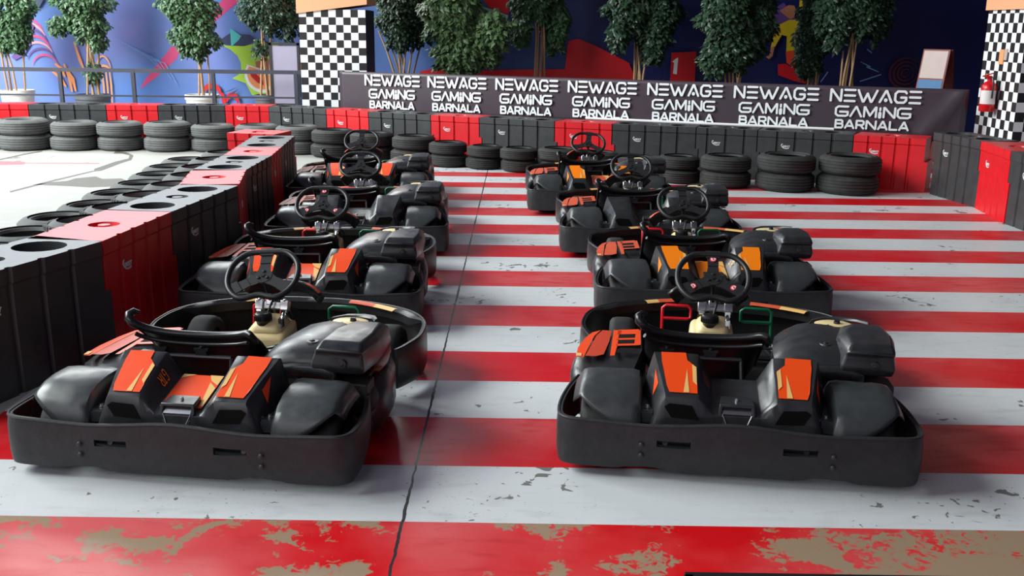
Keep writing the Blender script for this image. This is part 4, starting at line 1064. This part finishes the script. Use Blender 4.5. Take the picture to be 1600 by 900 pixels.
# ------------------------------------------------------------------ banner with lettering
PL = Vector((-2.51*1.09, 14.0*1.09)); PR = Vector((4.96*1.09, 11.3*1.09)); BD = (PR-PL).normalized(); BL = (PR-PL).length
BN = Vector((BD.y, -BD.x))       # towards the viewer
zz = lambda z: CAM_H-(CAM_H-z)*1.09
def BP(s, z, out=0.0):
    p = PL+BD*(s*1.09)+BN*out; return (p.x, p.y, zz(z))
bn = MB(); rows = []
for i in range(121):
    s = BL/1.09*i/120; u = i/120
    rows.append([BP(s, z, 0.005*math.sin(u*9)*(1.0-(z-0.6)/0.57*0.6) + (0.045*math.exp(-((s-7.72-(z-0.9)*0.75)/0.05)**2) if s > 7.3 else 0)) for z in (0.58, 0.68, 0.80, 0.92, 1.04, 1.12, 1.165)])
bn.grid(rows)
BAN = bn.build('advertising_banner', BANNERM, smooth=60, mods=(('solid', 0.006, -1),))
tag(BAN, 'long plum black banner with repeated white lettering above the far barriers', 'banner')
def rr(x0, y0, x1, y1, r, start, pts=None): return pts
G1 = [(1.0, 0.86), (0.86, 1.0), (0.22, 1.0), (0.0, 0.78), (0.0, 0.22), (0.22, 0.0), (0.80, 0.0), (1.0, 0.2), (1.0, 0.46), (0.55, 0.46)]
G2 = [(1.0, 1.0), (0.2, 1.0), (0.0, 0.8), (0.0, 0.2), (0.2, 0.0), (0.85, 0.0), (1.0, 0.12), (1.0, 0.44), (0.35, 0.44)]
GL = {'N': (0.95, [[(0, 0), (0, 1), (0.06, 1), (0.94, 0), (1, 0), (1, 1)]]), 'E': (0.95, [[(0.04, 1), (1, 1)], [(0.04, 0.5), (1, 0.5)], [(0.04, 0), (1, 0)]]),
      'W': (1.7, [[(0, 1), (0.27, 0), (0.32, 0), (0.5, 0.72), (0.70, 0), (0.75, 0), (1, 1)]]), 'A': (1.05, [[(0, 0), (0.46, 1), (0.54, 1), (1, 0)], [(0.5, 0.16), (0.5, 0.2)]]), 'G': (0.98, [G1]),
      'g': (1.3, [G2]), 'L': (1.15, [[(0, 0), (0.47, 1), (0.53, 1), (1, 0)]]), 'M': (1.25, [[(0, 0), (0, 1), (0.06, 1), (0.5, 0.12), (0.94, 1), (1, 1), (1, 0)]]), 'i': (0.22, [[(0.5, 0), (0.5, 0.42)], [(0.5, 0.72), (0.5, 0.95)]]), 'n': (1.15, [[(0, 0), (0, 1), (0.06, 1), (0.94, 0), (1, 0), (1, 1)]]),
      'b': (0.9, [[(0, 0), (0, 1), (0.8, 1), (0.95, 0.88), (0.95, 0.65), (0.8, 0.53), (0, 0.53)], [(0.8, 0.53), (1, 0.4), (1, 0.14), (0.85, 0), (0, 0)]]), 'a': (1.05, [[(0, 0), (0.46, 1), (0.54, 1), (1, 0)], [(0.24, 0.26), (0.76, 0.26)]]),
      'r': (0.9, [[(0, 0), (0, 1), (0.82, 1), (1, 0.86), (1, 0.58), (0.82, 0.44), (0, 0.44)], [(0.55, 0.44), (1, 0)]]), 'l': (0.85, [[(0, 1), (0, 0), (1, 0)]])}
def word(chars, s0, s1, z0, z1, sw, gap):
    b = MB(); h = z1-z0; tot = sum(GL[c][0] for c in chars)+gap*(len(chars)-1); f = (s1-s0-sw)/tot; x = s0+sw/2
    for c in chars:
        wd, st = GL[c]
        for k, ln in enumerate(st):
            ww = sw*1.5 if (c == 'A' and k == 1) or (c == 'i' and k == 0) else sw
            ribbon(b, [(x+u*wd*f, z0+sw/2+v*(h-sw)) for u, v in ln], ww, 0.004, lambda u, v, d: BP(u, v, 0.022+d))
        x += (wd+gap)*f
    return b
starts = [0.402, 1.343, 2.313, 3.296, 4.319, 5.371, 6.471]; ends = [1.231, 2.188, 3.169, 4.19, 5.242, 6.35, 7.459]
for a, c in zip(starts, ends):
    W_ = c-a
    word('NEWAGE', a, c, 0.985, 1.135, 0.0255, 0.30).build('lettering', LETTER, BAN, smooth=0)
    word('gLMing', a+W_*0.07, c-W_*0.09, 0.815, 0.945, 0.0235, 0.30).build('lettering', LETTER, BAN, smooth=0)
    word('barnala', a+W_*0.08, c-W_*0.10, 0.680, 0.788, 0.0225, 0.36).build('lettering', LETTER, BAN, smooth=0)
b = MB(); b.tube([BP(3.55, 0.675, 0.05), BP(6.55, 0.672, 0.06)], 0.018, 10)
tag(b.build('white_pipe', PIPEM), 'thin white pipe lying along the lower edge of the banner', 'pipe')

# ------------------------------------------------------------------ railing, boards, sign, extinguisher
RY = 16.2
ra = empty('metal_railing', (-6.0, RY, 0)); tag(ra, 'grey two-rail metal railing in front of the plants on the left', 'railing')
for z, r in ((1.04, 0.03), (0.64, 0.014)):
    q = MB(); q.box((0, 0, z), (7.2+0.0, r*1.6, r*2)) ; q.build('rail', RAILM, ra, smooth=0, loc=(-0.95, 0, 0))
for x in (-7.37-1.25, -7.37, -6.20, -4.92, -3.60):
    q = MB(); q.box((0, 0, 0.52), (0.055, 0.055, 1.04)); q.box((0, 0, 0.006), (0.12, 0.12, 0.012)); q.build('post', RAILM, ra, smooth=0, loc=(x+6.0, 0, 0))
bo = empty('display_board', (-3.86, 16.62, 0)); tag(bo, 'blank pale lavender display board in a dark frame left of the checkered pillar', 'board')
q = MB(); q.box((0, 0, 0.98), (0.42, 0.03, 0.92)); q.build('panel', BOARDM, bo, smooth=0)
q = MB()
for s in (-1, 1): q.box((s*0.225, 0, 0.75), (0.04, 0.06, 1.48))
q.box((0, 0, 1.47), (0.49, 0.06, 0.04)); q.box((0, 0, 0.5), (0.41, 0.06, 0.04)); q.box((0, 0, 0.02), (0.5, 0.4, 0.04))
q.build('frame', BOARDF, bo, smooth=0)
af = empty('sandwich_board', (5.62, 13.9, 0), 0.35); tag(af, 'wooden A-frame sandwich board standing behind the right end of the banner', 'sign')
def leaf_panel(sgn):
    p = MB(); w0, hh = 0.38, 1.55
    p.hexa([(-w0/2, sgn*0.34-0.015, 0), (w0/2, sgn*0.34-0.015, 0), (w0/2, sgn*0.34+0.015, 0), (-w0/2, sgn*0.34+0.015, 0)], [(-w0/2, sgn*0.03-0.015, hh), (w0/2, sgn*0.03-0.015, hh), (w0/2, sgn*0.03+0.015, hh), (-w0/2, sgn*0.03+0.015, hh)])
    return p
af.rotation_euler = (0, 0, math.radians(-50))
leaf_panel(-1).build('front_panel', WOODRED, af, smooth=0); leaf_panel(1).build('rear_panel', WOODRED, af, smooth=0)
def onleaf(x, t, sgn=-1): return (x, sgn*(0.34-0.31*t/1.55)-0.02, t)
p = MB(); p.add([onleaf(-0.17, 1.17), onleaf(0.17, 1.17), onleaf(0.17, 1.53), onleaf(-0.17, 1.53)], fan(4), 0); p.add([onleaf(-0.17, 0.9), onleaf(0.17, 0.9), onleaf(0.17, 1.15), onleaf(-0.17, 1.15)], fan(4), 1)
p.build('poster', [SIGNP, SIGNB], af, smooth=0)
# extinguisher on the left face of the right pillar
EA = math.radians(-90); ex = Vector((5.59, 12.22, 0))
eo = empty('fire_extinguisher', (ex.x, ex.y, 0.86), EA); tag(eo, 'red fire extinguisher with white label hanging on the right checkered pillar', 'fire extinguisher')
p = MB(); p.lathe([(0.0, 0.0), (0.08, 0.0), (0.088, 0.012), (0.088, 0.27), (0.08, 0.31), (0.05, 0.345), (0.028, 0.355), (0.028, 0.38), (0, 0.38)], seg=28); p.build('cylinder', EXTR, eo)
p = MB(); p.grid([[(0.0895*math.sin(a), -0.0895*math.cos(a), z) for z in (0.09, 0.25)] for a in [math.radians(-2+136*k/16) for k in range(17)]][::1]); p.build('paper_label', EXTL, eo)
p = MB(); p.box((0, -0.01, 0.40), (0.035, 0.06, 0.04)); p.box((0.0, -0.03, 0.43), (0.025, 0.13, 0.014), rx=0.3); p.box((0, -0.03, 0.405), (0.02, 0.10, 0.01), rx=-0.1); p.build('valve', EXTR, eo, smooth=0, mods=(('bevel', 0.003, 2),))
p = MB(); p.tube([(0.02, 0, 0.40), (0.08, 0.0, 0.40), (0.108, 0, 0.34), (0.106, 0, 0.16)], [0.009, 0.009, 0.009, 0.012], 8); p.build('hose', CAPM, eo)
p = MB(); p.box((-0.03, -0.02, 0.42), (0.02, 0.03, 0.04)); p.build('safety_tag', YEL, eo, smooth=0)
p = MB(); p.box((0, 0.094, 0.25), (0.06, 0.012, 0.22)); p.build('wall_bracket', SPOKE, eo, smooth=0)
sg = MB(); c0 = Vector((5.693, 12.22, 0))
sg.box((0, 0, 0), (0.11, 0.012, 0.17)); sg.box((0.10, 0, 0.03), (0.07, 0.012, 0.13), mi=1)
so = sg.build('notice_sign', [mat('orange_notice', srgb(240, 160, 110), 0.5), SIGNP], smooth=0, loc=(c0.x, c0.y, 1.50), rot=(0, 0, EA)); tag(so, 'small orange and white notice above the fire extinguisher', 'sign')

# dark drain edge at the bottom right
dr = empty('floor_drain', (1.35, 2.93, 0)); tag(dr, 'dark metal drain frame in the floor at the bottom right', 'drain')
p = MB(); p.box((0, 0.07, 0.006), (1.56, 0.03, 0.012)); p.box((-0.77, -0.1, 0.006), (0.03, 0.34, 0.012)); p.box((0.77, -0.1, 0.006), (0.03, 0.34, 0.012)); p.box((0, -0.27, 0.006), (1.56, 0.03, 0.012)); p.build('frame', FRAMEM, dr, smooth=0)
p = MB()
for k in range(30): p.box((-0.72+k*0.05, -0.1, 0.004), (0.018, 0.31, 0.008))
p.box((0, -0.1, 0.001), (1.5, 0.31, 0.002)); p.build('grate', ENGM, dr, smooth=0)

# ------------------------------------------------------------------ potted trees
def foliage(ell, n, size, seed):
    rnd = random.Random(seed); b = MB(); vs = []; fs = []
    tot = sum(e[3]*e[4]*e[5] for e in ell)
    for (cx, cy, cz, rx, ry, rz) in ell:
        k = int(n*rx*ry*rz/tot)
        for _ in range(k):
            while True:
                x, y, z = rnd.uniform(-1, 1), rnd.uniform(-1, 1), rnd.uniform(-1, 1); d = x*x+y*y+z*z
                if d < 1 and d > rnd.random()*0.55: break
            # clumps
            p = Vector((cx+x*rx*(1+0.18*math.sin(7*z+seed)), cy+y*ry, cz+z*rz+0.05*math.sin(9*x+seed)))
            out = Vector((x, y-0.5, 0.1)); out.normalize()
            d1 = Vector((out.x*0.5+rnd.uniform(-.6, .6), out.y*0.5+rnd.uniform(-.6, .6), -0.75+rnd.uniform(-.45, .45))).normalized()
            nr = (out+Vector((rnd.uniform(-.7, .7), rnd.uniform(-.7, .7), 0.5+rnd.uniform(-.3, .5)))); nr = (nr-d1*nr.dot(d1)).normalized()
            sd = d1.cross(nr); L = size*rnd.uniform(0.65, 1.1); w2 = L*0.36
            o = len(vs)
            vs += [p, p+d1*L*0.4+sd*w2-nr*L*0.04, p+d1*L*0.45+nr*L*0.05, p+d1*L*0.4-sd*w2-nr*L*0.04, p+d1*L]
            fs += [(o, o+1, o+2), (o, o+2, o+3), (o+2, o+1, o+4), (o+2, o+4, o+3)]
    b.add(vs, fs); return b
def tree(x, y, label, pot, stems, ell, n, size, lm, seed, stem_top, spread=0.10):
    t = empty('potted_tree', (x, y, 0)); tag(t, label, 'potted tree', 'potted trees along the mural'); rnd = random.Random(seed)
    p = MB(); R = pot[1]; h = pot[2]
    p.lathe([(0, 0), (R*0.8, 0), (R*0.97, h*0.85), (R*1.03, h*0.87), (R*1.03, h), (R*0.93, h), (R*0.92, h-0.05), (0, h-0.05)], seg=28); pt = p.build('pot', pot[0], t)
    for k in range(stems):
        a = rnd.uniform(0, 6.28); r0 = rnd.uniform(0.04, 0.15); x0, y0 = r0*math.cos(a), r0*math.sin(a); sx = rnd.uniform(-spread, spread)*1.6; sy = rnd.uniform(-0.08, 0.08)
        q = MB(); top = stem_top + rnd.uniform(-0.1, 0.35)
        q.tube([(x0, y0, h-0.05), (x0+sx*0.3+rnd.uniform(-.015, .015), y0+sy*0.3, h+(top-h)*0.35), (x0+sx*0.65+rnd.uniform(-.02, .02), y0+sy*0.6, h+(top-h)*0.7), (x0+sx, y0+sy, top)], [0.020, 0.018, 0.015, 0.010], 7)
        q.build('stem', STEM, t, smooth=60)
    foliage([(e[0]-x, e[1]-y, e[2], e[3], e[4], e[5]) for e in ell], n, size, seed).build('foliage', lm, t, smooth=0)
PX = lambda u: -0.15+(u-800)*0.01066          # mural units to metres at the tree line
PZ = lambda v: 2.20-v*0.01048
TY = 17.35
def T(u, label, pot, stems, blobs, n, size, lm, seed, stemv, spread=0.1, back=0.0):
    f = (TY+back)/TY
    ell = [(PX(bu)*f, TY+back+dy, CAM_H-(CAM_H-PZ(bv))*f, ru*0.0114*f, max(0.22, ru*0.0085), rv*0.0106*f) for bu, bv, ru, rv, dy in blobs]
    tree(PX(u)*f, TY+back, label, pot, stems, ell, int(n*4.2), size*1.1, lm, seed, PZ(stemv), spread)
W1 = (POTW, 0.28, 0.60); G1p = (POTG, 0.29, 0.58); D1 = (POTG, 0.24, 0.60)
T(2, 'leafy tree in a white pot at the left edge', (POTW, 0.27, 0.64), 4, [(5, 20, 34, 60, 0), (0, 60, 28, 30, 0), (10, -50, 36, 40, 0)], 1500, 0.085, LEAF[0], 1, 60)
T(123, 'tree in a low grey pot with pale stems, second from the left', G1p, 6, [(120, 5, 42, 36, 0), (124, 42, 30, 30, 0), (84, 45, 16, 14, -0.1), (140, 70, 12, 16, 0), (124, -50, 44, 40, 0), (127, 118, 12, 14, 0)], 1800, 0.085, LEAF[0], 2, 45, 0.12)
T(300, 'bushy tree in a round white pot beside the red painted letters', W1, 4, [(288, 5, 42, 40, 0), (294, 55, 36, 40, 0), (282, -50, 46, 40, 0)], 2000, 0.085, LEAF[0], 3, 70, 0.1)
T(405, 'tree in a dark grey pot behind the railing beside the display board', (POTG, 0.21, 0.61), 4, [(410, 5, 42, 48, 0), (440, 20, 26, 45, 0.1), (400, 78, 14, 14, 0), (405, -50, 44, 40, 0)], 1900, 0.08, LEAF[1], 4, 40, 0.06)
T(628, 'dark tree with fanned stems just right of the checkered pillar', D1, 8, [(620, 10, 36, 46, 0), (622, 55, 26, 26, 0), (625, -50, 44, 40, 0), (652, 30, 22, 40, 0.1)], 1900, 0.085, LEAF[1], 5, 50, 0.22, back=0.3)
T(722, 'bright large-leaved tree with low foliage above the second banner text', D1, 7, [(700, 20, 40, 50, -0.1), (712, 80, 36, 32, -0.1), (745, 60, 34, 46, 0), (770, 45, 24, 30, -0.1), (715, -50, 54, 40, 0)], 2600, 0.12, LEAF[2], 6, 60, 0.12, back=-0.55)
T(840, 'tree with four bare tan stems above the third banner text', D1, 5, [(828, 0, 30, 30, 0), (812, 44, 14, 24, -0.05), (866, 34, 20, 44, 0.2), (845, -50, 44, 40, 0)], 1700, 0.115, LEAF[0], 7, 10, 0.10, back=0.3)
T(1000, 'tree with trailing leaves left of the painted number', D1, 5, [(980, 8, 34, 34, 0), (1022, 55, 24, 40, 0.05), (1030, 10, 32, 46, 0.1), (966, 50, 16, 22, -0.1), (1000, -50, 54, 40, 0)], 2200, 0.11, LEAF[1], 8, 50, 0.08)
T(1152, 'broad leafy tree right of the painted number', D1, 6, [(1130, 20, 38, 40, -0.1), (1150, 60, 40, 45, 0), (1120, 85, 24, 26, -0.1), (1185, 25, 28, 50, 0.1), (1150, -50, 54, 40, 0)], 2500, 0.115, LEAF[1], 9, 60, 0.12, back=-0.55)
T(1275, 'dark narrow tree right of the yellow painted figure', D1, 5, [(1272, 40, 26, 56, 0), (1275, -40, 30, 50, 0), (1268, 85, 20, 30, 0)], 1500, 0.09, LEAF[1], 10, 70, 0.1, back=0.35)
T(1335, 'tree with thick tan stems, rightmost of the potted trees', D1, 6, [(1308, 12, 34, 38, 0), (1345, 8, 34, 42, 0), (1308, 50, 16, 18, 0), (1374, 10, 20, 46, 0.1), (1335, -50, 54, 40, 0)], 2200, 0.11, LEAF[1], 11, 20, 0.10, back=-0.45)
